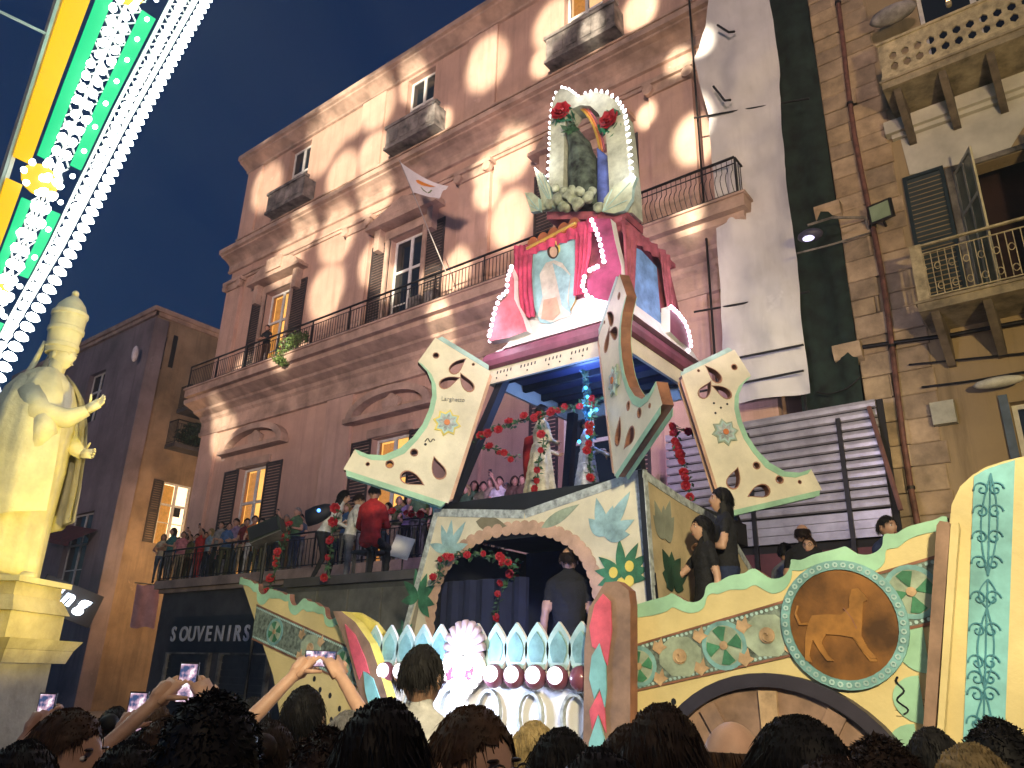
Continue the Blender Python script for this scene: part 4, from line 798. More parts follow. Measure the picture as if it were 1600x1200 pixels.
mk = MB(); a, b = FL.px(672, 690); mk.tube([FL.p(a-.05+.03*t, b+.02*math.sin(t*3), .054) for t in [k*.4 for k in range(10)]], .006, 4); mk.prism(FL, circ(a+.05, b-.05, .016, n=8), .051, .055); mk.build('music_marks', black, bl_, kind='stuff')
mk = MB()
for u_, v_ in ((.02, 4.95), (-.06, 5.0), (.1, 5.0), (-.05, 4.88)): mk.prism(FRr, circ(u_, v_, .014, n=8), .051, .055)
mk.build('music_marks', black, br_, kind='stuff')

# ---- roses and garlands
rose_mb = MB(); rnr = random.Random(11)
for ring, (nr, rr_, zz, tilt) in enumerate(((3, .12, .12, .3), (5, .30, .06, .6), (6, .48, -.02, 1.0), (7, .60, -.12, 1.3))):
    for k in range(nr):
        t = 2*math.pi*(k+ring*.4)/nr; c = Vector((math.cos(t)*rr_, math.sin(t)*rr_, zz)); e = Vector((math.cos(t), math.sin(t), 0)); s = Vector((-math.sin(t), math.cos(t), 0)); w = .34+.05*ring; up_ = (Vector((0, 0, 1))*math.cos(tilt)+e*math.sin(tilt)); a = c-s*w*.7-up_*.25; b = c+s*w*.7-up_*.25
        rose_mb.add([a, b, c+s*w+up_*.2, c+up_*.42+e*.08, c-s*w+up_*.2], [(0, 1, 2, 3, 4)])
rose_mb.ball((0, 0, -.1), .42, .42, .35, 8, 6); rose_me = rose_mb.mesh('rose', False); red_rose = mat('red_rose', (.38, .014, .025), .55, .3, 30); rose_me.materials.append(red_rose)
vine_m = mat('vine_green', (.045, .11, .05), .6, .4, 12)
def rose_at(p, s, parent, nrm=(0.5, -.85, .1)):
    o = bpy.data.objects.new('rose', rose_me); COL.objects.link(o); o.parent = parent; o.location = Vector(p)-offset(parent); o.scale = (s, s, s)
    q = (Vector(nrm)+Vector((rnr.uniform(-.5, .5), rnr.uniform(-.3, .3), rnr.uniform(-.5, .5)))).to_track_quat('Z', 'Y'); o.rotation_mode = 'QUATERNION'; o.rotation_quaternion = q; return o
def garland(label, pts, step=.09, rose=.045, every=2, leafn=9, spread=.06, lit=None):
    pts = [Vector(p) for p in pts]; g_ = thing('rose_garland', label, 'garland', tuple(pts[0])); path = []
    for p, q in zip(pts, pts[1:]):
        n = max(2, int((q-p).length/step)); path += [p.lerp(q, k/n) for k in range(n)]
    path.append(pts[-1]); mb = MB(); mb.tube(path, .008, 5)
    for p in path: leaf_cluster(mb, p, spread, spread, spread, leafn, .035, 0, rnr)
    mb.build('leaves', vine_m, g_)
    for k, p in enumerate(path):
        if k % every == 0 or rnr.random() < .25: rose_at(p+Vector((rnr.uniform(-.5, .5), rnr.uniform(-1, -.3), rnr.uniform(-.5, .5)))*spread, rose*rnr.uniform(.75, 1.25), g_)
    return g_
Q = lambda Y, *ps: [onY(x, y, Y) for x, y in ps]
garland('rose garland slung level across the front of the canopy', Q(6.6, (742, 690), (772, 672), (820, 655), (862, 645), (905, 633), (945, 622)), rose=.05)
garland('rose garland looping down behind the canopy post by the big star bracket', Q(6.7, (745, 692), (775, 702), (805, 715)), rose=.042)
garland('rose garland hanging down the red and white robe', Q(6.55, (842, 655), (850, 690), (842, 720), (838, 765)), rose=.042)
garland('rose garland hanging beside the white coated performer', Q(6.55, (925, 625), (923, 680), (920, 720), (925, 750)), rose=.045, every=3)
garland('rose garland hanging before the lilac hoarding inside the canopy', Q(8.6, (1052, 665), (1058, 700), (1072, 735), (1078, 780)), rose=.055)
garland('short rose garland rising to the far canopy post', Q(8.6, (1052, 668), (1075, 675), (1105, 690)), rose=.05)
garland('rose garland along the top of the arch opening', Q(6.12, (684, 905), (690, 878), (712, 868), (745, 866), (780, 872), (800, 880)), rose=.042, spread=.07)
garland('rose garland hanging inside the arch opening', Q(6.35, (785, 870), (800, 895), (782, 930), (775, 975)), rose=.042, spread=.07); garland('dark rose garland deep inside the arch', Q(7.6, (808, 880), (812, 920), (805, 960)), rose=.05)
# strand of leaves, blue lamp light put into their colour
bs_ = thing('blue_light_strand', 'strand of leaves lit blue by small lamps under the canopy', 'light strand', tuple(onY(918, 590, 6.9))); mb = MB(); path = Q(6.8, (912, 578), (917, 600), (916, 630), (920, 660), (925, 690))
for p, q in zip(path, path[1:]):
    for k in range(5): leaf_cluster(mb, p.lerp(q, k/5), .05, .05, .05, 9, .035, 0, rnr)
mb.tube(path, .01, 5); mb.build('leaves', mat('leaves_blue_light_tint', (.05, .20, .35), .5, .4, 10), bs_)
for x, y in ((915, 606), (918, 620), (912, 632), (922, 648), (926, 668), (918, 682), (905, 690), (932, 640)): MB().ball(onY(x, y, 6.72), .02).build('bulb', glow('bulb_blue', (.05, .45, 1), 4), bs_)
bl2 = onY(828, 577, 7.4); bq = thing('blue_lamp', 'small cyan lamp under the canopy ceiling', 'lamp', tuple(bl2)); MB().tube([bl2+Vector((.03, 0, .06)), bl2-Vector((.03, 0, .06))], .025, 8).build('lens', glow('cyan_lens', (.1, .7, 1), 4), bq); MB().tube([bl2+Vector((.03, 0, .06)), bl2+Vector((.04, 0, .2))], .03, 8).build('housing', black, bq)
light('canopy_blue_lamp', 'POINT', (-4.6, 7.3, 5.2), 42, (.18, .35, 1), .15); light('canopy_strand_lamp', 'POINT', tuple(onY(918, 640, 6.5)), 10, (.25, .5, 1), .08)

# ---- shrine on the roof
F68 = FY(6.86); HP = lambda *ps: [F68.px(*p) for p in ps]; FXs = FX(-3.84)
bx0, bx1 = F68.px(808, 480)[0], -3.84; zt_ = F68.px(940, 345)[1]
rg = lambda d, z: [(bx0+d, 6.88+d, z), (bx1-d, 6.88+d, z), (bx1-d, 8.4-d, z), (bx0+d, 8.4-d, z)]
MB().loft([rg(-.13, 5.753), rg(-.10, 5.80), rg(-.02, 6.0), rg(.02, 6.2)]).build('added_glow_skirt', white_p, ft)  # white skirt added to imitate the glow at the shrine foot
sb = MB().loft([rg(-.03, 5.752), rg(-.03, 5.82), rg(.02, 5.83), rg(.05, 6.5), rg(.12, zt_-.06), rg(.06, zt_-.04), rg(.06, zt_+.02)]).build('shrine_body', violet, ft)
pt = MB().prism(F68, HP((832, 400), (845, 393), (862, 378), (878, 372), (888, 378), (903, 372), (903, 430), (900, 470), (890, 490), (862, 508), (845, 505), (836, 480), (832, 440)), .0, .02, side=1).build('painting', [mat('painting_sky', (.30, .50, .52), .6, .2, 4), gold], ft)
def fig(F, polys, parent, c=.021):
    for k, (ps, m, nm_) in enumerate(polys): MB().prism(F, [F.px(*p) for p in ps], c+.002*k, c+.002*k+.004).build(nm_, m, parent)
skin_p = mat('painted_skin', (.50, .32, .22), .6, .2); robe_p = mat('painted_robe', (.52, .47, .40), .7, .18, 5)
def ring_px(cx, cy, rx, ry, n=14): return [(cx+rx*math.cos(2*math.pi*k/n), cy+ry*math.sin(2*math.pi*k/n)) for k in range(n)]
fig(F68, [(ring_px(867, 389, 10, 12), yel, 'halo'), ([(845, 430), (855, 412), (868, 408), (880, 412), (893, 430), (890, 470), (893, 495), (862, 505), (842, 495), (850, 465)], robe_p, 'robe'), ([(865, 412), (880, 420), (893, 432), (888, 470), (895, 492), (880, 480), (872, 440)], bluep, 'mantle'), (ring_px(866, 394, 9, 12), mat('painted_hair', (.05, .03, .02), .6), 'hair'), (ring_px(867, 395, 6, 8.5), skin_p, 'face'), ([(852, 470), (872, 466), (878, 490), (866, 502), (848, 500)], skin_p, 'lap')], pt)
def drape(F, pxs, m, parent_, name='curtain', nf=5):
    """curtain: a folded strip between two pixel edges, pleats standing proud"""
    L, Rr = pxs; N = 10; vs = []
    for j in range(N+1):
        t = j/N*(len(L)-1); i = min(int(t), len(L)-2); u = t-i
        pl_ = (lerp(L[i][0], L[i+1][0], u), lerp(L[i][1], L[i+1][1], u)); pr_ = (lerp(Rr[i][0], Rr[i+1][0], u), lerp(Rr[i][1], Rr[i+1][1], u))
        for k in range(nf*4+1): s = k/(nf*4); a, b = F.px(lerp(pl_[0], pr_[0], s), lerp(pl_[1], pr_[1], s)); vs.append(F.p(a, b, .045+.025*math.sin(k*math.pi/2)))
    w = nf*4+1; return MB().add(vs, [(j*w+k, j*w+k+1, (j+1)*w+k+1, (j+1)*w+k) for j in range(N) for k in range(w-1)]).build(name, m, parent_, smooth=True)
crim = mat('crimson_curtain', (.52, .055, .13), .75, .25, 6)
drape(F68, (((808, 392), (807, 420), (806, 460), (812, 500)), ((836, 398), (834, 430), (836, 460), (840, 497))), crim, ft, nf=4); drape(F68, (((902, 368), (902, 420), (900, 465)), ((930, 345), (926, 400), (914, 462))), crim, ft, nf=4)
drape(F68, (((826, 388), (828, 402)), ((936, 338), (938, 362))), crim, ft, 'pelmet', 7); drape(F68, (((806, 386), (806, 402)), ((832, 385), (834, 402))), crim, ft, 'pelmet', 3)
MB().tube([F68.p(*F68.px(828, 392), .07), F68.p(*F68.px(905, 352), .07)], .02, 8).build('gilt_rail', gold, ft)
for k in range(5): a, b = F68.px(835+k*16, 381-k*7.5); MB().prism(F68, circ(a, b, .075, n=12), .0, .05).build('gilt_crest', mat('crest_red', (.40, .12, .05), .5), ft)
fx = lambda *ps: [FXs.px(*p) for p in ps]
sp_ = MB().prism(FXs, fx((985, 385), (1000, 392), (1012, 405), (1024, 418), (1028, 470), (1032, 520), (1015, 510), (995, 495), (985, 440)), .0, .02, side=1).build('side_painting', [mat('painting_blue', (.16, .30, .55), .6, .25, 5), white_p], ft)
drape(FXs, (((968, 352), (970, 400), (972, 450), (975, 480)), ((990, 375), (988, 420), (986, 460), (985, 490))), violet, ft, nf=3); drape(FXs, (((1026, 395), (1032, 450), (1040, 500), (1042, 525)), ((1040, 405), (1046, 450), (1054, 500), (1055, 530))), violet, ft, nf=3); drape(FXs, (((965, 345), (968, 368)), ((1042, 400), (1044, 420))), violet, ft, 'pelmet', 6)
# volutes edged with bulbs
def volute(F, outl, bulbs, m, step=.062):
    step = .07
    v = MB().prism(F, [F.px(*p) for p in outl], -.06, .06, side=1).build('volute', [m, white_p], ft); ps = [F.p(*F.px(*p), .03) for p in bulbs]; acc = 0
    for p, q in zip(ps, ps[1:]):
        L = (q-p).length; n = max(1, round(L/step))
        for k in range(n): MB().ball(p.lerp(q, k/n)+F.n*.035, .027, nu=8, nv=6).build('bulb', bulb_p, v)
    MB().ball(ps[-1], .024).build('bulb', bulb_p, v)
F67 = FY(6.78)
volute(F67, ((930, 345), (938, 370), (946, 395), (953, 418), (935, 425), (922, 440), (922, 458), (935, 470), (958, 474), (975, 466), (975, 420), (965, 380), (958, 345)), ((929, 348), (935, 362), (941, 378), (945, 396), (948, 412), (938, 420), (926, 426), (918, 436), (915, 450), (922, 465), (936, 474), (950, 478)), mat('volute_plum', (.30, .05, .12), .5, .3), .05)
volute(F67, ((803, 420), (808, 440), (808, 470), (822, 500), (828, 520), (800, 530), (768, 536), (772, 510), (782, 480), (798, 465), (797, 440)), ((804, 420), (798, 440), (797, 458), (786, 468), (779, 485), (775, 502), (771, 520), (768, 534)), mat('volute_pink', (.50, .12, .14), .5, .3), .05)
FXv = FX(-3.76); volute(FXv, ((1040, 480), (1055, 495), (1068, 515), (1073, 548), (1055, 535), (1040, 520)), ((1041, 482), (1052, 492), (1062, 505), (1068, 520), (1071, 535), (1072, 549)), plum, .06)
MB().box(RX0+.12, RX1-.12, RY0+.12, 6.84, 5.752, 5.79).build('plinth', white_p, ft)
for p, e in (((-5.6, 6.35, 6.0), 18), ((-4.5, 6.2, 5.95), 20), ((-3.75, 6.15, 6.5), 14), ((-3.1, 7.4, 6.1), 17)): light('shrine_bulb_glow', 'POINT', p, e, (1, .78, .95), .06)
# ---- throne arch with bulbs on top
F76 = FY(7.5); TH = lambda *ps: [F76.px(*p) for p in ps]
tout = ((862, 340), (866, 290), (868, 240), (868, 200), (871, 172), (877, 154), (886, 146), (897, 149), (911, 160), (922, 156), (938, 152), (955, 155), (970, 166), (981, 184), (985, 210), (989, 250), (994, 300), (996, 340)); tin = ((962, 340), (960, 290), (957, 240), (953, 205), (943, 185), (930, 174), (915, 173), (902, 178), (893, 192), (890, 225), (889, 280), (888, 340))
ta = MB().prism(F76, TH(*tout)+TH(*tin), -.14, .14).build('throne_arch', mat('throne_pale', (.50, .52, .42), .6, .2, 6), ft)
ps = [F76.p(*F76.px(*p), .12) for p in tout[1:-1]]
for p, q in zip(ps, ps[1:]):
    n = max(1, round((q-p).length/.10))
    for k in range(n):
        b = p.lerp(q, k/n); e = (b-F76.p(*F76.px(930, 260), .12)); e.y = 0; e.normalize(); d = MB().tube([b, b+e*.015, b+e*.04, b+e*.065], [.009, .020, .018, .003], 8).build('bulb', bulb_w, ta)
light('throne_bulb_glow', 'POINT', tuple(F76.p(*F76.px(930, 150), .5)), 8, (1, .95, .98), .08); light('throne_bulb_glow', 'POINT', tuple(F76.p(*F76.px(850, 280), .35)), 7, (1, .95, .98), .08); light('throne_bulb_glow', 'POINT', tuple(F76.p(*F76.px(1010, 280), .35)), 7, (1, .95, .98), .08)
# grotto rock inside the arch
rk = MB(); rows_ = [(200, 890, 900), (215, 890, 906), (225, 890, 915), (245, 890, 922), (265, 890, 932), (300, 888, 938), (345, 880, 945)]; rg_ = []
for y, xl, xr2 in rows_:
    a0, b0 = F76.px(xl, y); a1, b1 = F76.px(xr2, y); ring = []
    for k in range(14):
        t = 2*math.pi*k/14; c = Vector(((a0+a1)/2+(a1-a0)/2*math.cos(t), 7.55+.22*math.sin(t), b0)); c += Vector((1, 1, .6))*.035*noise.noise(c*7); ring.append(c)
    rg_.append(ring)
rk.loft(rg_); rk.build('grotto_rock', mat('grotto_green', (.07, .09, .07), .9, .5, 7, .8, 9), ft, fix=True)
lump = MB(); rnl = random.Random(5)
for x, y, r in ((892, 328, .10), (903, 318, .09), (914, 324, .11), (926, 318, .08), (938, 326, .09), (880, 336, .08), (950, 336, .08), (900, 338, .10), (925, 336, .10), (912, 312, .06), (890, 312, .07), (940, 312, .06)):
    c = F76.p(*F76.px(x, y), .28+rnl.uniform(-.05, .06)); n0 = len(lump.v); lump.ball(c, r, r*.8, r*.85, 18, 13)
    for i in range(n0, len(lump.v)): d = lump.v[i]-c; lump.v[i] = c+d*(1+.45*noise.noise(lump.v[i]*11)+.2*noise.noise(lump.v[i]*27))
lump.build('cloud_base', mat('cloud_pale', (.44, .48, .36), .8, .35, 6, .5, 12), ft, smooth=True)
rb_ = MB()
for k, m in enumerate((gold, orange_p, MATS['float_violet_cloth'])):
    rb_ = MB().tube([F76.p(a+.035*k, b, .05) for a, b in bez(F76.px(896, 168), F76.px(930, 172), F76.px(941, 242), 14)], [.012]+[.017]*12+[.017, .012], 6); rb_.build('golden_ray', m, ft)
MB().loft([[F76.p(*F76.px(x0+(x1-x0)*(.5+.5*math.cos(2*math.pi*k/10)), y), .05+.1*math.sin(2*math.pi*k/10)) for k in range(10)] for y, x0, x1 in ((240, 940, 944), (250, 938, 957), (290, 938, 959), (335, 938, 960))]).build('blue_drape', mat('drape_blue', (.10, .14, .45), .8, .3, 5), ft, smooth=True, fix=True)
def wing(F, poly, name, c):
    w = MB().prism(F, [F.px(*p) for p in poly], c, c+.06, side=1).build(name, [mat('wing_pale', (.52, .56, .42), .6, .2, 5), teal_l], ft)
    a, b = F.px(*poly[0])
    for t in (.3, .5, .7): i = int(len(poly)*t); e, f = F.px(*poly[i]); MB().tube([F.p(a, b, c+.063), F.p(lerp(a, e, .85), lerp(b, f, .85), c+.063)], .008, 5).build('wing_rib', teal_l, w)
wing(F76, ((958, 345), (960, 325), (975, 305), (995, 293), (1010, 291), (1004, 308), (1003, 325), (992, 343), (975, 348)), 'shell_wing', .2); wing(F76, ((885, 340), (880, 310), (868, 288), (855, 278), (860, 300), (866, 325), (868, 345)), 'shell_wing', .26); wing(F76, ((870, 350), (868, 330), (858, 322), (846, 322), (852, 340), (856, 352)), 'shell_wing', .34)
MB().prism(F76, TH((866, 352), (990, 352), (990, 340), (866, 340)), -.25, .18).build('throne_plinth', violet, ft)
for px, py in ((888, 184), (962, 198)):
    p = F76.p(*F76.px(px, py), .2); rose_at(p, .15, ft, (.3, -.95, 0)); lv = MB(); leaf_cluster(lv, p+Vector((0, .08, -.06)), .2, .06, .2, 26, .11, 0, rnr); lv.build('rose_leaves', mat('big_leaf_green', (.03, .20, .11), .5, .3), ft)
v0 = F76.p(*F76.px(895, 205), .18); lv = MB(); leaf_cluster(lv, v0+Vector((.1, 0, -.1)), .12, .05, .1, 20, .08, 0, rnr); lv.build('vine', vine_m, ft)
light('arch_blue_fill', 'POINT', (-4.2, 5.75, 2.45), 9, (.14, .26, 1), .1)  # blue fill added at the arch, imitating flare from the heart emblem
light('heart_emblem_lamp', 'POINT', tuple(F48.p(hx, hz, .5)), 62, (.58, .68, 1), .12)
# ================================================================== people
def capsule(mb, p, q, r0, r1, n=10):
    p, q = Vector(p), Vector(q); d = (q-p).normalized(); mb.tube([p-d*r0*.9, p-d*r0*.55, p, q, q+d*r1*.55, q+d*r1*.9], [r0*.35, r0*.8, r0, r1, r1*.8, r1*.35], n)
def head_mesh(mb, c, yaw=0, pitch=0, s=1.0):
    """skull with jaw, brow, nose, lips and ears; slots: 0 skin, 4 eye white, 5 dark, 6 lip"""
    M = Matrix.Translation(c) @ Matrix.Rotation(yaw, 4, 'Z') @ Matrix.Rotation(pitch, 4, 'X') @ Matrix.Scale(s, 4); k0 = len(mb.v); nu, nv = 24, 18
    tmp = MB(); tmp.ball((0, 0, 0), .075, .095, .118, nu, nv)
    for v in tmp.v:
        x, y, z = v; t = max(0, -z/.118)
        v.x *= 1-.42*t**1.5; v.y = y*(1-.22*t*(1 if y > 0 else .1)) - .012*t
        if y < 0:
            f = max(0, -y/.095); cx = math.exp(-(x/.016)**2)
            v.y -= .026*cx*math.exp(-((z+.012)/.020)**2)*f + .012*cx*math.exp(-((z-.012)/.022)**2)*f        # nose
            v.y -= .008*math.exp(-(x/.028)**2)*math.exp(-((z+.058)/.016)**2)*f + .008*math.exp(-(x/.02)**2)*math.exp(-((z+.1)/.018)**2)*f   # lips, chin
            v.y += .010*math.exp(-((abs(x)-.032)/.016)**2)*math.exp(-((z-.012)/.014)**2)*f                   # eye sockets
            v.y -= .005*math.exp(-((z-.036)/.012)**2)*math.exp(-(x/.05)**2)*f                                # brow
    for sx in (-1, 1): tmp.ball((sx*.077, .012, -.005), .010, .022, .033, 8, 6)
    for sx in (-1, 1): tmp.ball((sx*.031, -.078, .012), .0125, .008, .0075, 8, 6, 4); tmp.ball((sx*.031, -.0845, .012), .0055, .003, .006, 6, 5, 5); tmp.ball((sx*.032, -.089, .033), .019, .006, .0045, 8, 5, 5)
    tmp.ball((0, -.097, -.058), .024, .007, .007, 10, 5, 6)
    mb.add([M @ v for v in tmp.v], tmp.f); mb.m[-len(tmp.f):] = tmp.m; return M
def hand(mb, w, d, palm_n, s=1.0, curl=.5):
    """palm plus five bent fingers, rooted in the wrist w and pointing along d"""
    w, d = Vector(w), Vector(d).normalized(); n = Vector(palm_n); n = (n-d*n.dot(d)).normalized(); a = d.cross(n)
    mb.obox(w+d*.045*s, d*.048*s, a*.038*s, n*.013*s)
    for k, (o, L) in enumerate(((-.029, .070), (-.010, .080), (.010, .075), (.028, .058))):
        b = w+d*.085*s+a*o*s; t1 = (d*math.cos(curl*.6)+n*math.sin(curl*.6)); t2 = (d*math.cos(curl*1.7)+n*math.sin(curl*1.7)); t3 = (d*math.cos(curl*2.6)+n*math.sin(curl*2.6))
        p1 = b+t1*L*.45*s; p2 = p1+t2*L*.33*s; mb.tube([b-d*.02*s, b, p1, p2, p2+t3*L*.25*s], [.0085*s, .0095*s, .0088*s, .008*s, .0055*s], 6)
    b = w+d*.03*s-a*.036*s; t = (d*.6-a*.75+n*.35).normalized(); mb.tube([b, b+t*.035*s, b+(t*.06+n*.018+d*.012)*s], [.012*s, .0105*s, .007*s], 6)
def make_body(name, arms, lean=(0, 0), head=(0, 0), legs='stand', sleeve=.55, fem=False, robe=None, waist=.95, coat=0):
    """one continuous body: tapered limbs and torso fused by a voxel remesh, then head and fingers; faces -Y"""
    mb = MB(); bones = []
    lx, ly = lean; up_ = lambda z: Vector((lx*(z-.95), ly*(z-.95), z)) if z > .95 else Vector((0, 0, z))
    W_ = .9 if fem else 1.0
    rows_ = [(.86, .145, .115), (.93, .165*(1.06 if fem else 1), .125), (1.02, .148*(.92 if fem else 1), .110), (1.14, .150*W_, .108), (1.26, .172*W_, .120 if fem else .115), (1.36, .185*W_, .108), (1.42, .165*W_, .092), (1.465, .085, .066)]
    mb.loft([[up_(z)+Vector((a*math.copysign(abs(math.cos(t))**.85, math.cos(t)), b*math.copysign(abs(math.sin(t))**.85, math.sin(t)), 0)) for t in [2*math.pi*k/20 for k in range(20)]] for z, a, b in rows_])
    bones.append((up_(.9), up_(1.42), .16, 1, 1))
    nk = up_(1.45); hd = up_(1.585)+Vector((0, -.015, 0)); capsule(mb, nk, hd-Vector((0, 0, .03)), .060, .056)
    for sx in (-1, 1): capsule(mb, up_(1.49)+Vector((sx*.03, .012, 0)), up_(1.41)+Vector((sx*.15*W_, .01, 0)), .045, .05); bones.append((nk+Vector((0, 0, .02)), hd, .06, 0, 0))
    for sx, (el, wr) in zip((-1, 1), arms):
        sh_ = up_(1.395)+Vector((sx*.165*W_, 0, 0)); el = up_(1.2)*0+Vector((sx*el[0], el[1], el[2]))+Vector((lx*.3, ly*.3, 0)); wr = Vector((sx*wr[0], wr[1], wr[2]))+Vector((lx*.3, ly*.3, 0))
        capsule(mb, sh_, el, .056*W_, .042*W_); capsule(mb, el, wr, .042*W_, .028); bones.append((sh_, el, .05, 1, sleeve)); bones.append((el, wr, .04, 0 if sleeve <= 1 else 1, 1))
        mb.obox(wr+(wr-el).normalized()*.04, (wr-el).normalized()*.04, (wr-el).normalized().orthogonal()*.03, (wr-el).normalized().cross((wr-el).normalized().orthogonal())*.016)
    if legs == 'stand': L = [((-.09, 0, .90), (-.10, -.01, .50), (-.105, .02, .08)), ((.09, 0, .90), (.10, -.02, .50), (.115, .0, .08))]
    elif legs == 'sit': L = [((-.09, 0, .90), (-.13, -.42, .86), (-.13, -.40, .42)), ((.09, 0, .90), (.13, -.42, .86), (.14, -.40, .42))]
    else: L = [((-.09, 0, .90), (-.12, -.10, .49), (-.13, .08, .08)), ((.09, 0, .90), (.13, -.16, .50), (.15, -.10, .08))]
    for h_, k_, a_ in L:
        capsule(mb, h_, k_, .088, .058); capsule(mb, k_, a_, .056, .038); bones += [(Vector(h_), Vector(k_), .085, 2, 1), (Vector(k_), Vector(a_), .055, 2, 1)]
        t = Vector(a_)+Vector((0, -.15, -.045)); capsule(mb, Vector(a_)+Vector((0, .02, -.035)), t, .042, .034); bones.append((Vector(a_)-Vector((0, 0, .03)), t, .05, 3, 1))
    if robe:
        mb.loft([[Vector((a*math.cos(t)*(1+.08*math.sin(t*7)), b*math.sin(t)*(1+.08*math.sin(t*7)), z)) for t in [2*math.pi*k/36 for k in range(36)]] for z, a, b in robe]); bones.append((Vector((0, 0, .15)), Vector((0, 0, .9)), .2, 1, 1))
    me = mb.mesh(name); ob = bpy.data.objects.new('tmp', me); COL.objects.link(ob)
    m1 = ob.modifiers.new('r', 'REMESH'); m1.mode = 'VOXEL'; m1.voxel_size = .0145; m2 = ob.modifiers.new('s', 'SMOOTH'); m2.iterations = 5; m2.factor = .5
    dg = bpy.context.evaluated_depsgraph_get(); me2 = bpy.data.meshes.new_from_object(ob.evaluated_get(dg)); bpy.data.objects.remove(ob)
    vs = [v.co.copy() for v in me2.vertices]; fs = [tuple(p.vertices) for p in me2.polygons]; ms = []
    for p in me2.polygons:
        c = p.center; best = None
        for (a, b, r, mi, lim) in bones:
            ab = b-a; t = max(0, min(1, (c-a).dot(ab)/ab.length_squared)); d = (c-(a+ab*t)).length-r
            if best is None or d < best[0]: best = (d, mi, t, lim)
        mi = best[1]
        if mi == 1 and best[3] < 1 and best[2] > best[3]: mi = 0
        if mi == 1 and c.z < waist-coat and not robe and legs != 'sit': mi = 2
        if mi == 2 and c.z > waist: mi = 1
        if mi != 3 and mi != 1 and c.z < .1: mi = 3
        if mi in (0,) and c.z > 1.40 and c.z < 1.44 and abs(c.x) < .12: mi = 1
        ms.append(mi)
    for i, v in enumerate(vs):   # folds in cloth
        n = me2.vertices[i].normal
        if v.z < 1.40: vs[i] = v + n*(.010*noise.noise(Vector((v.x*9, v.y*9, v.z*13)))+.006*noise.noise(v*25))
    bpy.data.meshes.remove(me2); out = MB(); out.v = vs; out.f = fs; out.m = ms
    HM = head_mesh(out, hd+Vector((0, 0, .035)), head[0], head[1], 1.07)
    for sx, (el, wr) in zip((-1, 1), arms):
        el = Vector((sx*el[0], el[1], el[2])); wr_ = Vector((sx*wr[0], wr[1], wr[2])); hand(out, wr_+Vector((lx*.3, ly*.3, 0)), wr_-el, (-sx*.5, -.6, -.2) if wr_.z > el.z else (-sx, -.2, .1), 1.0, .5)
    r = out.mesh(name, True); r['hm'] = [x for row in HM for x in row]; return r
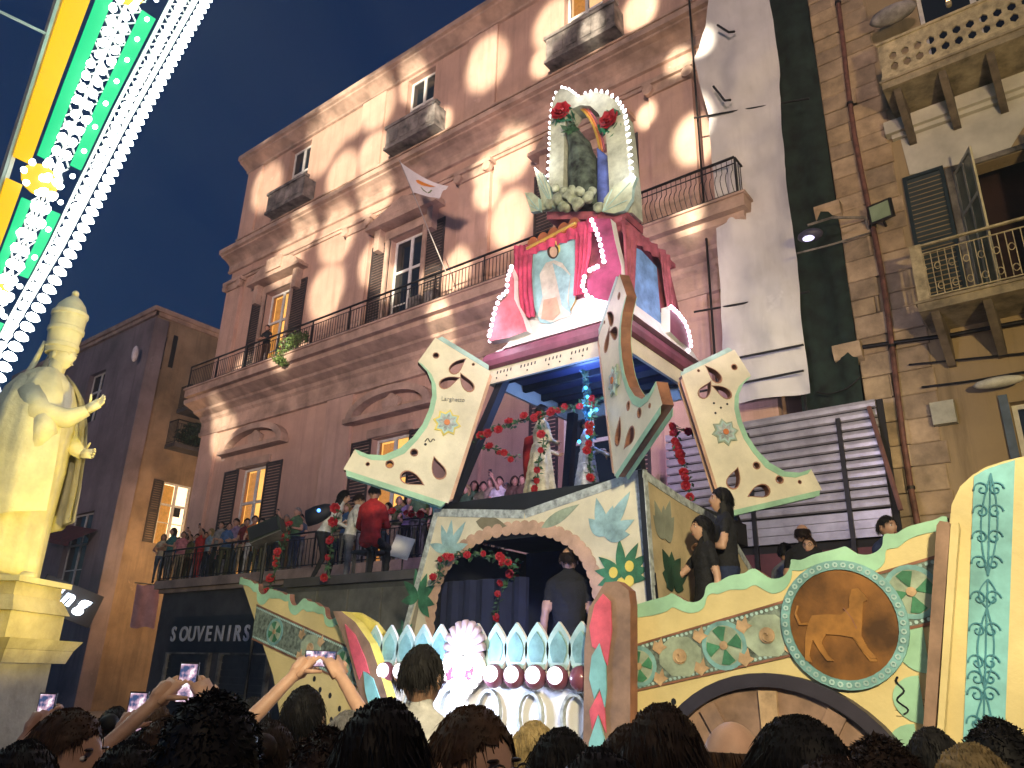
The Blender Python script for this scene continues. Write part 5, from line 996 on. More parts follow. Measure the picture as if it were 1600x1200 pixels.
def hair_mesh(style, seed=0):
    """hair on a head at the origin: a cap that follows the skull plus separate locks"""
    rn_ = random.Random(seed); mb = MB(); nu, nv = 28, 16; vs = []; ok = []
    for j in range(nv+1):
        for k in range(nu):
            t = math.pi*j/nv; f = 2*math.pi*k/nu; front = -math.sin(f); t0 = t
            lim = {'short': 1.58+.40*max(0, -front)-.56*max(0, front)**1.2, 'bald': 1.60+.4*max(0, -front), 'long': 1.95-.95*max(0, front)**1.1, 'bun': 1.75-.78*max(0, front)**1.2, 'curly': 1.62+.3*max(0, -front)-.6*max(0, front)**1.2}[style]+.07*math.sin(f*9+seed)+.05*math.sin(f*17)
            lo = 0 if style != 'bald' else (1.15 if front < 0 else 1.15+.6*front)
            t = min(max(t, lo), max(lim, lo)); v = Vector(((.091 if style == 'long' else .082)*math.sin(t)*math.cos(f), .103*math.sin(t)*math.sin(f)+.004, .118*math.cos(t)+.010))
            v = v*(1+(.05*noise.noise(v*40+Vector((seed, 0, 0))) if style != 'curly' else .07+.10*noise.noise(v*32+Vector((seed, 0, 0)))+.05*noise.noise(v*75)))
            ok.append(t0 < lim-.02 and t0 > lo-math.pi/nv)
            vs.append(v)
    fs = [(j*nu+k, j*nu+(k+1) % nu, (j+1)*nu+(k+1) % nu, (j+1)*nu+k) for j in range(nv) for k in range(nu) if ok[j*nu+k] or ok[j*nu+(k+1) % nu]]
    mb.add(vs, fs)
    def lock(p, d, L, w, sag):
        a = d.orthogonal().normalized() if rn_.random() < .5 else d.cross(d.orthogonal()).normalized(); q = p+d*L*.5+Vector((0, 0, -sag*.3)); e = p+d*L+Vector((0, 0, -sag)); b = d.cross(a)
        mb.add([p-a*w, p+a*w, q+a*w*.8+b*w*.3, q-a*w*.8+b*w*.3, e], [(0, 1, 2, 3), (3, 2, 4)])
    n = {'short': 2600, 'bald': 500, 'long': 2000, 'bun': 1800, 'curly': 2600}[style]
    good = [i for i in range(len(vs)) if ok[i]]
    for _ in range(n):
        i_ = rn_.choice(good); p = vs[i_].lerp(vs[min(i_+nu, len(vs)-1)], rn_.random()).lerp(vs[min(i_+1, len(vs)-1)] if (i_+1) % nu else vs[i_], rn_.random())*rn_.uniform(.99, 1.04); o = p.normalized()
        sw = Vector((-o.y, o.x, -.6)); d = (o*(.3 if style == 'curly' else .12)+Vector((rn_.gauss(0, .5), rn_.gauss(0, .5), rn_.gauss(0, .5)))*(.8 if style == 'curly' else .22)+Vector((0, .15, -.55))*(0 if style == 'curly' else 1)+sw*.2).normalized()
        lock(p, d, rn_.uniform(.03, .055) if style != 'curly' else rn_.uniform(.008, .018), .0015 if style != 'curly' else .0022, .004)
    if style == 'long':
        for _ in range(260):
            f = rn_.uniform(-.25, math.pi+.25); p = Vector((.080*math.cos(f), .095*math.sin(f), rn_.uniform(-.06, .04))); L = rn_.uniform(.22, .36); pts = [p, p+Vector((p.x*.15, .015, -L*.4)), p+Vector((p.x*.1, .02, -L))]
            a = Vector((-math.sin(f), math.cos(f), 0)); w = .010
            mb.add([pts[0]-a*w, pts[0]+a*w, pts[1]+a*w*1.2, pts[1]-a*w*1.2, pts[2]+a*.004, pts[2]-a*.004], [(0, 1, 2, 3), (3, 2, 4, 5)])
    if style == 'bun': mb.ball((0, .105, .06), .045, .042, .042, 12, 8)
    return mb.mesh('hair_'+style, True)
ARM_D = ((.225, .03, 1.10), (.235, -.05, .84))       # hanging
ARM_R = ((.25, -.10, 1.13), (.17, -.32, 1.05))       # on the rail
ARM_U = ((.27, -.16, 1.45), (.15, -.24, 1.72))       # raised with a phone
ARM_H = ((.30, -.12, 1.55), (.10, -.22, 1.80))       # high overhead
ARM_F = ((.24, -.18, 1.18), (.20, -.42, 1.30))       # reaching forward
ARM_P = ((.24, -.05, 1.13), (.06, -.22, 1.16))       # at the chest
BODIES = {k: make_body('body_'+k, **a) for k, a in {
    'stand': dict(arms=(ARM_D, ARM_D)), 'rail': dict(arms=(ARM_R, ARM_R), lean=(0, -.12), head=(.15, .05)), 'phone': dict(arms=(ARM_D, ARM_U), head=(-.1, -.12)), 'phones': dict(arms=(ARM_H, ARM_H), head=(0, -.2)),
    'woman': dict(arms=(ARM_D, ARM_P), fem=True, legs='walk', head=(.1, -.05)), 'woman_rail': dict(arms=(ARM_R, ARM_P), fem=True, head=(-.25, 0)), 'reach': dict(arms=(ARM_F, ARM_D), fem=True, sleeve=.6), 'play': dict(arms=(ARM_P, ARM_R), lean=(.08, -.15), head=(.3, .25), sleeve=2),
    'bend': dict(arms=(ARM_R, ARM_P), lean=(.1, -.45), head=(.2, .3), fem=True, legs='walk', sleeve=2), 'sit': dict(arms=(ARM_P, ARM_R), legs='sit', head=(.1, .2), sleeve=2),
    'robe': dict(arms=(ARM_P, ARM_R), robe=[(.06, .30, .28), (.5, .25, .22), (.9, .20, .16), (1.1, .17, .13)], sleeve=2), 'coat': dict(arms=(ARM_R, ARM_P), robe=[(.45, .25, .22), (.6, .235, .2), (.9, .19, .15), (1.1, .17, .13)], sleeve=2)}.items()}
HAIR = {s: [hair_mesh(s, k) for k in range(2)] for s in ('short', 'bald', 'long', 'bun', 'curly')}
eyew = mat('eye_white', (.6, .58, .55), .3, 0); eyed = mat('eye_dark', (.015, .01, .008), .3, 0); shoe = mat('dark_shoe', (.02, .018, .016), .5)
SKIN = [mat('skin_%d' % k, c, .5, .08, 14) for k, c in enumerate(((.42, .24, .16), (.50, .30, .21), (.34, .19, .12), (.46, .26, .18)))]; lipm = mat('lips', (.34, .12, .10), .4, 0)
HCOL = {'black': (.008, .007, .007), 'dark brown': (.022, .013, .009), 'brown': (.05, .027, .015), 'grey': (.22, .21, .20), 'fair': (.30, .22, .10)}
CCOL = {'black': (.010, .010, .012), 'white': (.55, .54, .52), 'red': (.42, .02, .02), 'navy': (.015, .025, .07), 'blue': (.05, .12, .28), 'light blue': (.22, .33, .45), 'grey': (.16, .16, .17), 'pink': (.45, .17, .20), 'yellow': (.42, .34, .07), 'green': (.06, .13, .06), 'olive': (.11, .11, .05), 'orange': (.45, .12, .03), 'lilac': (.26, .19, .36), 'cream': (.48, .42, .30), 'beige': (.34, .27, .18), 'brown': (.09, .05, .03), 'teal': (.04, .17, .17), 'maroon': (.13, .015, .02), 'striped grey': (.26, .25, .24), 'denim': (.06, .09, .15)}
def cloth(c): return mat('cloth_'+c.replace(' ', '_'), CCOL[c], .85, .22, 9, .35, 60)
def hairm(c): return mat('hair_'+c.replace(' ', '_'), HCOL[c], .6, .3, 30, spec=.2)
def person(label, pose, loc, facing, top, bottom, hair=('short', 'black'), height=1.72, skin=0, group=None, glasses=False, tilt=0, cat='person'):
    """facing: degrees, 0 looks along -Y, turning counter-clockwise seen from above"""
    me = BODIES[pose]; s = height/1.755
    o = bpy.data.objects.new('person', None); COL.objects.link(o); o.location = loc; o.rotation_euler = (0, R(tilt), R(facing)); o.scale = (s, s, s); o['label'] = label; o['category'] = cat
    if group: o['group'] = group
    if not me.materials:
        for _ in range(7): me.materials.append(None)
    b = bpy.data.objects.new('body', me); COL.objects.link(b); b.parent = o
    for i, m in enumerate((SKIN[skin % 4], cloth(top), cloth(bottom), shoe, eyew, eyed, lipm)): b.material_slots[i].link = 'OBJECT'; b.material_slots[i].material = m
    hm = me['hm']; HM = Matrix([[hm[r*4+c] for c in range(4)] for r in range(4)])
    if hair:
        hme = HAIR[hair[0]][hash(label) % 2 if False else len(label) % 2]
        if not hme.materials: hme.materials.append(None)
        h = bpy.data.objects.new('hair', hme); COL.objects.link(h); h.parent = o; h.matrix_local = HM; h['kind'] = 'stuff'; h.material_slots[0].link = 'OBJECT'; h.material_slots[0].material = hairm(hair[1])
    if glasses:
        gm = MB()
        for sx in (-1, 1): gm.tube([(sx*.034+.022*math.cos(t), -.108, .010+.018*math.sin(t)) for t in [2*math.pi*k/12 for k in range(13)]], .0022, 5); gm.tube([(sx*.056, -.106, .014), (sx*.08, -.02, .012), (sx*.078, .02, .008)], .0022, 5)
        gm.tube([(-.012, -.110, .014), (.012, -.110, .014)], .002, 5); g2 = gm.mesh('glasses'); g2.materials.append(mat('spectacle_frame', (.02, .02, .02), .3, 0)); g_ = bpy.data.objects.new('spectacles', g2); COL.objects.link(g_); g_.parent = o; g_.matrix_local = HM
    return o
def hand_pos(o, pose_arm, sx):
    el, wr = pose_arm; w = Vector((sx*wr[0], wr[1], wr[2])); d = (w-Vector((sx*el[0], el[1], el[2]))).normalized(); s = o.scale[0]
    M = Matrix.Translation(o.location) @ o.rotation_euler.to_matrix().to_4x4() @ Matrix.Scale(s, 4); return M @ (w+d*.09)
def screen_mat():
    if 'phone_screen' in MATS: return MATS['phone_screen']
    m = mat('phone_screen', (.02, .02, .03), .2, 0, emit=(1, 1, 1), es=1.3); n = m.node_tree.nodes; l = m.node_tree.links; tc = n.new('ShaderNodeTexCoord'); nz = n.new('ShaderNodeTexNoise'); nz.inputs['Scale'].default_value = 26; nz.inputs['Detail'].default_value = 3; l.new(tc.outputs['Object'], nz.inputs['Vector'])
    cr = n.new('ShaderNodeValToRGB'); l.new(nz.outputs['Fac'], cr.inputs[0]); e = cr.color_ramp.elements; e[0].position = .38; e[0].color = (.03, .05, .12, 1); e[1].position = .62; e[1].color = (.9, .92, 1, 1); k = e.new(.5); k.color = (.45, .28, .36, 1)
    l.new(cr.outputs[0], n['Principled BSDF'].inputs['Emission Color']); return m
def phone(p, label, face=(.6, -.75, .1), land=False, lit=True):
    """phone held up, its screen towards the holder"""
    n = Vector(face).normalized(); u = n.cross(Vector((0, 0, 1))).normalized(); v = u.cross(n) if u.cross(n).z > 0 else n.cross(u)
    if land: u, v = v, u
    F_ = Fr(p, u, v, n); t = thing('phone', label, 'phone', tuple(p)); MB().fbox(F_, -.037, .037, -.075, .075, -.005, .005).build('case', black, t)
    MB().fbox(F_, -.033, .033, -.069, .069, .0052, .0062).build('screen', screen_mat() if lit else black, t)
# ---- performers and riders on the float
FACE_CAM = lambda p: math.degrees(math.atan2(-p[0], p[1])) if False else math.degrees(math.atan2(p[0]-0, -(p[1])*-1))
def stand_at(px, py, dep, height): p = at(px, py, dep); return (p.x, p.y, p.z-height)   # pixel of the crown of the head
DK = 2.08
def rider(label, pose, px, py, zf, height, facing, top, bottom, **k):
    """someone whose crown shows at the pixel and whose feet stand at level zf"""
    p = onZ(px, py, zf+height); return person(label, pose, (p.x, p.y, zf), facing, top, bottom, height=height, **k)
def riderX(X, label, pose, px, py, height, facing, top, bottom, **k): p = onX(px, py, X); return person(label, pose, (p.x, p.y, p.z-height), facing, top, bottom, height=height, **k)
def riderY(Y, label, pose, px, py, height, facing, top, bottom, **k): p = onY(px, py, Y); return person(label, pose, (p.x, p.y, p.z-height), facing, top, bottom, height=height, **k)
rider('long haired woman in a black T-shirt standing on the float', 'woman', 1128, 762, 2.08, 1.66, -62, 'black', 'navy', hair=('long', 'black'), skin=1)
riderX(-3.0, 'dark haired woman reaching out an arm towards the painted side of the float', 'reach', 1098, 806, 1.6, -45, 'black', 'black', hair=('long', 'black'), skin=1)
riderY(6.3, 'balding man in a black T-shirt seen from behind in the arch of the float', 'stand', 889, 853, 1.78, 212, 'black', 'black', hair=('bald', 'dark brown'), skin=0)
rider('performer in a long red and cream robe under the canopy', 'robe', 846, 634, 3.70, 1.28, 150, 'cream', 'red', hair=('curly', 'black'), skin=2)
p = onZ(835, 650, 4.95); tag(MB().loft([[Vector((p.x-.12+.03*math.sin(j)+a*.16, 7.35+b*.1, lerp(3.7, 4.75, j/6))) for a, b in circ(0, 0, 1, n=12)] for j in range(7)]).build('red_cloak', cloth('red'), smooth=True), 'red cloak hanging behind the robed performer', 'cloak')
rider('performer in a white coat playing under the canopy', 'coat', 916, 652, 3.70, 1.20, 120, 'white', 'white', hair=('short', 'black'), skin=1)
mus = thing('musicians_platform', 'dark grey podium carrying the musicians beside the float', 'platform', (-8.2, 7.6, GZ)); pz = at(560, 905, 11).z
MB().box(-9.7, -7.0, 7.1, 9.4, GZ, pz-.12).build('podium', mat('podium_grey', (.06, .06, .058), .8, .25), mus); MB().box(-9.75, -6.95, 7.05, 9.45, pz-.12, pz).build('deck', shop_m, mus)
for k in range(4): MB().box(-9.62+k*.66, -9.0+k*.66, 7.07, 7.1, pz-1.0, pz-.2).build('panel', mat('podium_panel', (.11, .11, .10), .8, .25), mus)
wb = rider('woman in a white shirt bending over with a black bag on her back', 'bend', 513, 765, pz, 1.52, 118, 'white', 'black', hair=('long', 'black'), skin=1)
bgp = wb.location+Vector((.0, -.13, 1.10)); bg = thing('instrument_bag', 'dark bag with a small blue light slung on the bending woman', 'bag', tuple(bgp)); MB().loft([[bgp+Vector((.5, .35, .25)).normalized()*u+Vector((-.57, .82, 0))*(.10*r*math.cos(t))+Vector((-.2, -.14, .9))*(.15*r*math.sin(t)) for t in [2*math.pi*k/14 for k in range(14)]] for u, r in ((-.22, .5), (-.2, .95), (-.05, 1.05), (.12, .9), (.2, .65), (.22, .3))]).build('body', black, bg, smooth=True); MB().ball(bgp+Vector((.14, -.12, .02)), .03).build('light', glow('blue_led', (.1, .3, 1), 3), bg)
rider('musician in a red shirt seated with his back to the square', 'sit', 586, 757, pz-.40, 1.62, 205, 'red', 'black', hair=('short', 'black'), skin=0)
stp = at(578, 862, 11.1); sto = thing('stool', 'dark wooden stool under the red shirted musician', 'stool', (stp.x, stp.y, pz)); hz_ = stp.z-pz
MB().box(stp.x-.19, stp.x+.19, stp.y-.19, stp.y+.19, stp.z-.04, stp.z).build('seat', shop_m, sto)
for a in (-.15, .15):
    for b in (-.15, .15): MB().box(stp.x+a-.02, stp.x+a+.02, stp.y+b-.02, stp.y+b+.02, pz, stp.z-.04).build('leg', shop_m, sto)
rider('musician in a white shirt beside the red shirted one', 'play', 553, 770, pz-.05, 1.5, 140, 'white', 'grey', hair=('short', 'dark brown'), skin=1)
sp2 = at(628, 855, 10.8); G = Fr(sp2, (.8, .6, -.25), (.1, .3, .9), (.6, -.78, .3)); ms = thing('music_stand', 'white music sheets on a stand next to the seated musician', 'music stand', (sp2.x, sp2.y, pz)); MB().fbox(G, -.14, .14, -.16, .16, -.004, .004).build('sheet', white_p, ms); MB().tube([sp2+Vector((.0, .03, -.1)), (sp2.x, sp2.y+.03, pz)], .012).build('pole', iron, ms)
spk = at(418, 832, 11.5); G = Fr(spk, (.75, .45, .38), (-.45, 0, .85), (.5, -.82, .2)); sk = thing('loudspeaker', 'dark green tilted loudspeaker cabinet in front of the terrace crowd', 'loudspeaker', (spk.x, spk.y, spk.z)); MB().fbox(G, -.25, .25, -.13, .13, -.14, .14).build('cabinet', mat('speaker_green', (.02, .03, .022), .6, .2), sk); MB().fbox(G, -.22, .22, -.10, .10, .142, .155).build('grille', black, sk); MB().fbox(G, -.24, .24, -.145, -.132, -.1, .15).build('strip', greystone, sk); MB().tube([spk, (spk.x, spk.y, GZ)], .025).build('pole', iron, sk)
garland('rose garland climbing between the bending woman and the red shirted musician', [at(x, y, 10.6) for x, y in ((528, 798), (520, 830), (515, 870), (512, 900))], rose=.06); garland('rose garland drooping from the loudspeaker to the boat bow', [at(x, y, 10.4) for x, y in ((455, 815), (440, 860), (428, 900), (415, 930))], rose=.055); garland('rose garland run along the rail behind the red shirted musician', [at(x, y, 11.6) for x, y in ((590, 805), (625, 800), (668, 806))], rose=.06)
rider('bald man in a black shirt beyond the stern of the float', 'stand', 1252, 818, 2.0, 1.75, 190, 'black', 'black', hair=('bald', 'dark brown'), skin=0); rider('woman with glasses and brown hair beyond the stern of the float', 'woman_rail', 1262, 838, 2.0, 1.6, 20, 'maroon', 'black', hair=('bun', 'brown'), skin=1, glasses=True)
rider('smiling dark haired man in a navy shirt beyond the stern of the float', 'stand', 1382, 806, 2.0, 1.75, 60, 'navy', 'black', hair=('short', 'black'), skin=0); rider('person with curly black hair facing away beyond the stern of the float', 'stand', 1225, 850, 2.0, 1.62, 170, 'grey', 'black', hair=('curly', 'black'), skin=2)
MB().box(-1.2, 2.2, 9.8, 13.0, GZ, 2.0).build('truck_bed', black, ft)
# ---- person at the lit balcony door
p = onY(424, 500, 15.2); person('person in a black top leaning on the balcony rail at the lit door', 'rail', (p.x, 15.15, 12.46), 20, 'black', 'brown', height=1.72, skin=0)
# ---- crowd on the shop terrace
pose_used = {}; phl = set(); rc = random.Random(21); used_l = set(); tops = [c for c in CCOL]; hairs = [('short', 'black'), ('short', 'dark brown'), ('long', 'black'), ('long', 'brown'), ('bun', 'dark brown'), ('curly', 'black'), ('short', 'grey'), ('long', 'fair')]
PX = [258, 272, 288, 300, 316, 331, 345, 357, 371, 384, 396, 408, 430, 447, 462, 540, 556, 604, 620, 636, 652, 668, 684, 712, 726, 738, 752, 765, 778, 790, 802, 815, 985, 1000]+[265, 281, 295, 310, 324, 338, 352, 366, 378, 390, 402, 416, 438, 455, 470, 530, 548, 566, 596, 612, 628, 644, 660, 676, 692, 719, 732, 745, 758, 771, 784, 796, 808, 822]
for k, x in enumerate(PX):
    Y = (13.15+rc.choice((0, .0, .25, .4)) if k < 34 else 13.75+rc.choice((0, .3, .6, .9))) if k > 1 else 13.1; h = rc.uniform(1.56, 1.8)
    for _ in range(200):
        t, b, hr = rc.choice(tops), rc.choice(('navy', 'black', 'grey', 'beige', 'denim', 'white', 'olive', 'brown')), rc.choice(hairs)
        lab = '%s haired person in %s top and %s trousers on shop terrace' % (('long ' if hr[0] == 'long' else 'curly ' if hr[0] == 'curly' else 'short ' if hr[0] == 'short' else 'tied up ')+hr[1], t, b)
        if lab not in used_l: break
    used_l.add(lab)
    if x in (316,): t, b = 'red', 'red'; lab = 'person dressed all in red on the shop terrace'
    if pose_used.get(t+hr[0]+hr[1], 0) > 0 and False: pass
    pose = rc.choice(('rail', 'woman_rail', 'stand', 'phone', 'woman', 'rail')) if hr[0] in ('short', 'curly') else rc.choice(('woman_rail', 'woman', 'woman_rail'))
    X = onY(x, 830, Y).x; o = person(lab, pose, (X, Y, 4.45), rc.uniform(5, 60), t, b, hr, h, rc.randrange(4), 'crowd on the shop terrace')
    pl_ = lab.split(' and ')[0]
    if pose == 'phone' and pl_ not in phl: phl.add(pl_); phone(hand_pos(o, ARM_U, 1), 'lit phone held up by the %s' % lab.split(' and ')[0].replace(' haired', '-haired'), (-.3, .9, .1))
# ---- crowd in the square, mostly seen from behind
FG_ = []
def fore(label, px, py, dep, pose='stand', top='black', bottom='black', hair=('short', 'black'), facing=None, skin=0, glasses=False):
    dep *= .86; p = at(px, py, dep); h = max(1.45, min(1.93, p.z-GZ)); f = math.degrees(math.atan2(p.y, p.x))-90+180-12 if facing is None else facing
    return person(label, pose, (p.x, p.y, p.z-h), f, top, bottom, hair, h, skin, 'crowd in the square', glasses)
fore('person with thick black hair and dark shirt low at the statue corner of the crowd', 40, 1160, 2.0, hair=('short', 'black'), top='navy')
fore('brown haired person in a beige top below the statue', 108, 1108, 2.6, hair=('short', 'brown'), top='beige', facing=120, skin=1)
fore('person with a large head of black curly hair in front of the raised phones', 335, 1098, 1.75, hair=('curly', 'black'), top='black')
A1 = fore('person in a grey top holding a phone overhead with both hands', 478, 1072, 3.9, 'phones', 'grey', hair=('short', 'black'), skin=1)
fore('bare shouldered person in a maroon top behind the phone filmer', 425, 1128, 2.9, top='maroon', hair=('bun', 'dark brown'), skin=1)
A2 = fore('black haired person in a white shirt standing before the heart of bulbs', 660, 1008, 4.1, 'stand', 'white', 'denim', hair=('short', 'black'), facing=200, skin=2)
fore('tall person in a blue jacket close in front of the heart emblem', 600, 1095, 1.75, top='blue', hair=('short', 'black'))
fore('brown haired man with glasses turned sideways in the crowd', 735, 1105, 2.1, top='white', hair=('short', 'brown'), facing=85, skin=1, glasses=True)
fore('fair haired person behind the man with glasses', 835, 1128, 3.2, top='cream', hair=('short', 'fair'))
fore('person with short black hair and navy shirt before the pink prow post', 875, 1140, 2.3, top='navy', hair=('short', 'black'))
fore('dark brown haired person before the painted wheel', 1032, 1102, 2.0, top='brown', hair=('short', 'dark brown'))
fore('short dark haired person at the pink prow post side of the wheel', 985, 1135, 2.2, top='grey', hair=('short', 'dark brown'))
fore('balding man lit orange in front of the painted wheel', 1140, 1122, 2.3, top='beige', hair=('bald', 'brown'), skin=1)
fore('dark haired man in glasses turned sideways before the lion medallion', 1238, 1120, 2.0, top='black', hair=('short', 'black'), facing=95, skin=0, glasses=True)
fore('person with curly dark hair below the lion medallion', 1372, 1165, 2.0, top='olive', hair=('curly', 'dark brown'))
fore('black haired person below the stern panel', 1452, 1138, 3.0, top='maroon', hair=('short', 'black'))
fore('grey blond haired person before the stern panel', 1512, 1165, 1.9, top='lilac', hair=('short', 'fair'))
fore('curly black haired person at the end of the stern panel', 1555, 1135, 2.5, top='green', hair=('curly', 'black'))
fore('bun haired person beside the plinth of the statue', 182, 1105, 4.6, top='pink', hair=('bun', 'black'), skin=1)
fore('brown haired person under the hanging banner', 245, 1098, 5.0, top='teal', hair=('short', 'brown'), skin=1)
fore('short haired person under the shop sign', 352, 1085, 5.2, top='light blue', hair=('short', 'dark brown'), skin=1)
fore('long haired person under the shop sign', 398, 1090, 5.0, top='orange', hair=('long', 'black'), skin=1)
fore('grey haired person under the bow of the boat', 545, 1112, 3.4, top='striped grey', hair=('short', 'grey'), skin=1)
fore('curly haired person before the wide part of the bow', 512, 1150, 2.2, top='yellow', hair=('curly', 'dark brown'), skin=1)
fore('long haired person low in front of the painted posts', 935, 1172, 1.8, top='teal', hair=('long', 'black'))
fore('long dark haired person low in front of the medallion', 1300, 1185, 1.7, top='pink', hair=('long', 'dark brown'))
fore('black haired person low below the statue plinth', 205, 1160, 2.0, top='olive', hair=('short', 'black'))
A3 = fore('person in a white top holding a lit phone up under the banner', 232, 1138, 3.3, 'phone', 'white', hair=('short', 'black'), skin=1)
A4 = fore('person in a yellow top stretching up one arm with a phone', 262, 1120, 3.2, 'phones', 'yellow', hair=('short', 'brown'), skin=1)
A5 = fore('person in a pink top filming by the statue plinth', 88, 1135, 3.6, 'phone', 'pink', hair=('short', 'dark brown'), skin=1)
bk = (.6, -.8, 0)
for A, arm, lab, land in ((A1, ARM_H, 'dark phone held sideways in two raised hands', True), (A3, ARM_U, 'brightly lit phone held up under the banner', False), (A4, ARM_H, 'phone held high before the shop sign', False), (A5, ARM_U, 'phone held up by the statue plinth', False)):
    p = hand_pos(A, arm, 1)
    if arm is ARM_H: p = (p+hand_pos(A, arm, -1))/2
    phone(p, lab, bk, land)
# ================================================================== lit festival arch (luminaria)
LX = -6.0; FU = FX(LX); OUT = [(2.2, 1.46), (3.2, 1.56), (3.77, 1.66), (4.04, 1.71), (4.98, 1.92), (6.36, 2.16), (8.14, 2.52), (9.6, 2.95), (10.6, 3.4)]; INN = 1.40
lu = thing('festival_light_arch', 'tall festival arch of white bulbs with green and yellow light panels', 'light arch', (LX, 1.6, GZ))
lw = glow('luminaria_white', (.92, 1, .98), 8); lg = glow('luminaria_green', (.0, .62, .22), .9); ly = glow('luminaria_yellow', (1, .52, .0), .9); wood_w = mat('luminaria_wood', (.62, .62, .58), .6, .15)
def at_w(z, t): return lerp(INN, interp(OUT, z), t)
def strip_lu(t0, t1, z0, z1, m, name, c, n=10):
    zs = [lerp(z0, z1, k/n) for k in range(n+1)]; return MB().prism(FU, [(at_w(z, t0), z) for z in zs]+[(at_w(z, t1), z) for z in reversed(zs)], c, c+.02).build(name, m, lu)
MB().tube([FU.p(INN+.03, GZ, -.05), FU.p(INN+.03, 11, -.05)], .035, 8).build('mast', wood_w, lu)
strip_lu(.955, 1.0, 2.2, 10.6, wood_w, 'outer_rib', -.01, 30); strip_lu(.0, .03, 2.2, 10.6, wood_w, 'inner_rib', -.01, 30); strip_lu(.50, .53, 2.2, 10.6, wood_w, 'middle_rib', -.01, 30); strip_lu(.80, .83, 2.2, 10.6, wood_w, 'outer_lath', -.011, 30)
for z0, z1 in ((2.6, 4.35), (4.5, 5.35), (5.55, 7.6), (7.75, 10.2)):
    strip_lu(.05, .24, z0, z1, ly, 'yellow_panel', 0); strip_lu(.28, .40, z0+.1, z1-.1, lg, 'green_panel', .002); strip_lu(.64, .77, z0+.15, z1-.1, lg, 'green_panel', .001)
bulb_me = MB().lathe([(.010, 0), (.022, .012), (.024, .03), (.016, .05), (.003, .062)], (0, 0, 0), 8).mesh('bulb', True); bulb_me.materials.append(lw)
cone_me = MB().lathe([(.016, -.02), (.016, .0), (.011, .004)], (0, 0, 0), 6).mesh('socket'); cone_me.materials.append(wood_w)
def lbulb(a, z, d, s=1.2, c=.03):
    o = bpy.data.objects.new('bulb', bulb_me); COL.objects.link(o); o.parent = lu; o.location = FU.p(a, z, c)-offset(lu); o.rotation_mode = 'QUATERNION'; o.rotation_quaternion = Vector(d).to_track_quat('Z', 'X'); o.scale = (s, s, s); return o
nb = 0; z = 2.5
while z < 9.2:
    dz = .01; sl = (at_w(z+dz, 1)-at_w(z, 1))/dz; nrm = Vector((0, 1, -sl)).normalized(); lbulb(at_w(z, 1)+.012, z, nrm, 1.5); lbulb(at_w(z, .88), z+.04, (1, .3, 0), 1.35); z += .085; nb += 2
z = 2.6; k = 0
while z < 9.2:
    for t in (.44, .56): lbulb(at_w(z, t)+.01*math.sin(k*2.4), z, (1, .4*math.sin(k), .3), 1.4)
    if k % 2: lbulb(at_w(z, .70), z, (1, 0, 0), .8)
    z += .13; k += 1
lat = MB(); z = 2.6
while z < 9.6:
    for (t0, t1) in ((.40, .52), (.52, .64), (.82, .97)): a, b = FU.p(at_w(z, t0), z, .0), FU.p(at_w(z+.12, t1), z+.12, .0); lat.tube([a, b], .008, 4); lat.tube([FU.p(at_w(z+.12, t0), z+.12, -.004), FU.p(at_w(z, t1), z, -.004)], .008, 4)
    z += .14
lat.build('lattice', wood_w, lu, kind='stuff')
for zc in (4.45, 5.45, 7.65):   # bosses with flowers of bulbs
    c = (at_w(zc, .40), zc); w = at_w(zc, 1)-INN; MB().prism(FU, circ(*c, w*.22, n=14), .012, .03).build('boss', ly, lu)
    for k in range(8): t = 2*math.pi*k/8; lbulb(c[0]+math.cos(t)*w*.2, c[1]+math.sin(t)*w*.2, (1, math.cos(t)*.4, math.sin(t)*.4), 1.0, .035)
    lbulb(c[0], c[1], (1, 0, 0), 1.2, .04)
for zc, e_ in ((3.6, 4), (5.2, 6), (6.6, 16), (7.8, 24)): light('luminaria_lamp', 'POINT', (LX+.5, at_w(zc, .6), zc), e_, (.55, 1, .78), .3)
cb = MB().tube([FU.p(-2.5, 7.0, 0), FU.p(-.6, 6.45, 0), FU.p(INN, 6.72, 0)], .012, 5); cb.build('guy_wire', wood_w, lu)

# ================================================================== statue of a pope on a plinth
yst = mat('pale_statue_marble', (.60, .55, .40), .6, .14, 3, .4, 16)
SB = onZ(8, 905, 2.62); SX, SY = SB.x, SB.y
top = None
stt = thing('pope_statue', 'yellow lit marble statue of a robed pope in a tall tiara raising one hand', 'statue', (SX, SY, 2.6))
d0 = Vector((-SX, -SY, 0)).normalized(); rt_ = Vector((RT.x, RT.y, 0)).normalized(); fwd = rt_*.99+d0*.04; fwd.normalize(); sd_ = Vector((-fwd.y, fwd.x, 0))   # faces across the picture, towards the float
def SPt(f, s, z): return Vector((SX, SY, 2.6))+(fwd*f+sd_*s)*1.0+Vector((0, 0, z*1.09))
H = 2.36/2.36
def rings(prof, n=40, fold=.0, freq=9):
    rs_ = []
    for z, fo, rf_, rs2 in prof:
        ring = []
        for k in range(n):
            t = 2*math.pi*k/n; g_ = 1+fold*math.sin(freq*t+z*1.3)*(1 if z < 1.5 else .4)+fold*.5*math.sin(2.3*freq*t-z*2); ring.append(SPt(fo+rf_*math.cos(t)*g_, rs2*math.sin(t)*g_, z))
        rs_.append(ring)
    return rs_
MB().loft(rings([(.0, -.03, .26, .28), (.15, -.03, .25, .28), (.5, -.04, .24, .29), (.9, -.04, .25, .30), (1.25, -.05, .25, .31), (1.45, -.06, .24, .30), (1.6, -.07, .20, .25), (1.68, -.06, .12, .15), (1.72, -.05, .07, .08)], fold=.06)).build('robe', yst, stt, smooth=True, fix=True)
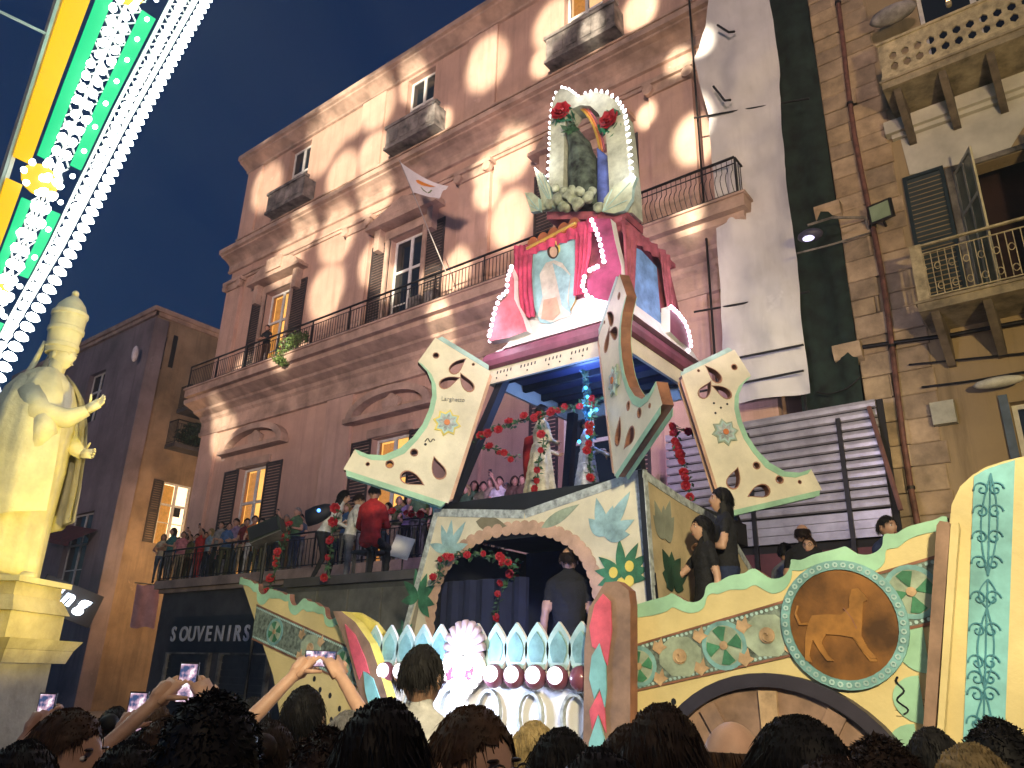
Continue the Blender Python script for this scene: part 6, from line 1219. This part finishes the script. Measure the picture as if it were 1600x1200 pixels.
# cope: a heavy mantle falling from the shoulders, open at the front
cp = []
for z, rf_, o_ in ((.42, .42, -.02), (.7, .42, -.03), (1.0, .40, -.04), (1.3, .37, -.05), (1.5, .31, -.06), (1.63, .22, -.07), (1.69, .14, -.06)):
    cp.append([SPt(o_+rf_*.95*math.cos(t)*(1+.05*math.sin(11*t+z*2)), rf_*math.sin(t)*(1+.05*math.sin(11*t+z*2)), z+.10*math.cos(t)*(z < 1.2)) for t in [lerp(.5, 2*math.pi-.5, k/36) for k in range(37)]])
inner = [[p.lerp(SPt(-.05, 0, p.z-2.6), .07) for p in r] for r in cp]
mb = MB(); mb.loft(cp, cap=False, closed=False); mb.loft(inner, cap=False, closed=False); w = 37
mb.build('cope', yst, stt, smooth=True)
mb = MB(); mb.tube([SPt(-.03, -.24, 1.45), SPt(.12, -.27, 1.26), SPt(.34, -.20, 1.24), SPt(.46, -.16, 1.32)], [.11, .11, .085, .05], 12); mb.tube([SPt(.16, -.25, 1.26), SPt(.20, -.26, 1.12), SPt(.16, -.27, .98)], [.10, .10, .05], 10); mb.build('raised_arm', yst, stt, smooth=True)
mb = MB(); hand(mb, SPt(.46, -.16, 1.33), fwd*.75+Vector((0, 0, .5)), -sd_+Vector((0, 0, .2)), 1.15, .25); mb.build('raised_hand', yst, stt, smooth=True)
mb = MB(); mb.tube([SPt(-.03, .24, 1.45), SPt(.10, .28, 1.15), SPt(.28, .18, 1.05)], [.11, .10, .05], 12); hand(mb, SPt(.28, .18, 1.05), fwd, -sd_, 1.1, .6); mb.build('lower_arm', yst, stt, smooth=True)
mb = MB(); ya = math.atan2(fwd.x, -fwd.y); head_mesh(mb, SPt(0, 0, 1.84), ya, .05, 1.18); mb.m = [0]*len(mb.m); mb.tube([SPt(-.03, 0, 1.66), SPt(-.01, 0, 1.80)], .075, 12); mb.build('head', yst, stt, smooth=True)
tr_ = []
for z, r in ((1.86, .118), (1.90, .122), (1.91, .135), (1.94, .135), (1.95, .124), (2.05, .134), (2.06, .145), (2.09, .145), (2.10, .135), (2.20, .138), (2.21, .148), (2.24, .147), (2.25, .132), (2.31, .11), (2.37, .065), (2.40, .03), (2.41, .03)):
    tr_.append([SPt(-.02+r*1.08*math.cos(t), r*math.sin(t), z) for t in [2*math.pi*k/24 for k in range(24)]])
mb = MB().loft(tr_); mb.ball(SPt(-.02, 0, 2.43), .032, nu=10, nv=8); mb.build('tiara', yst, stt, smooth=True, auto=40)
for s in (.07, -.07): MB().tube([SPt(-.14, s, 1.95), SPt(-.19, s, 1.75), SPt(-.26, s*1.3, 1.52), SPt(-.29, s*1.5, 1.35)], [.02, .028, .03, .03], 6).build('lappet', yst, stt, smooth=True)
MB().loft([[SPt(a, b, z) for a, b in ((-.36, -.36), (.36, -.36), (.36, .36), (-.36, .36))] for z in (-.02, .02)]).build('foot_slab', yst, stt)
MB().tube([SPt(.10, -.10, .03), SPt(.32, -.12, .03)], [.05, .035], 8).build('shoe', yst, stt, smooth=True)
pls = mat('plinth_stone', (.42, .37, .27), .85, .25, 2, .5, 14); pn = thing('statue_plinth', 'moulded yellowish stone plinth under the pope statue', 'plinth', (SX, SY, GZ))
def slab(h, z0, z1, nm_='course', h2=None):
    h2 = (h2 or h)*.74; h *= .74; MB().loft([[Vector((SX, SY, 0))+fwd*a*hh+sd_*b*hh+Vector((0, 0, z)) for a, b in ((-1, -1), (1, -1), (1, 1), (-1, 1))] for hh, z in ((h, z0), (h2, z1))]).build(nm_, pls, pn, fix=True)
slab(.42, 2.48, 2.578, 'cap'); slab(.52, 2.36, 2.478, 'cap', .44); slab(.48, 2.16, 2.358, 'frieze'); slab(.60, 2.08, 2.158, 'moulding', .66); slab(.56, 1.98, 2.078, 'moulding', .6); slab(.46, 1.05, 1.978, 'die'); slab(.66, .8, 1.048, 'base', .5); slab(.72, GZ, .798, 'base')
light('statue_spot', 'SPOT', (SX+3.6, SY+.55, 2.3), 620, (1, .75, .07), .15, (SX, SY, 3.6), 56, .4)

# ================================================================== thin haze added to imitate lens glow round the lamps
hm_ = bpy.data.materials.new('added_glow_haze'); hm_.use_nodes = True; hn = hm_.node_tree.nodes; hn.remove(hn['Principled BSDF']); pv = hn.new('ShaderNodeVolumePrincipled'); pv.inputs['Color'].default_value = (.78, .89, 1, 1); pv.inputs['Density'].default_value = .0024; pv.inputs['Anisotropy'].default_value = .55
hm_.node_tree.links.new(pv.outputs[0], hn['Material Output'].inputs['Volume'])
hz_o = MB().box(-410, 410, -410, 410, GZ-2, 26.2).build('haze', hm_); hz_o['kind'] = 'stuff'; hz_o['label'] = 'thin haze added over the whole square to imitate lens glow'
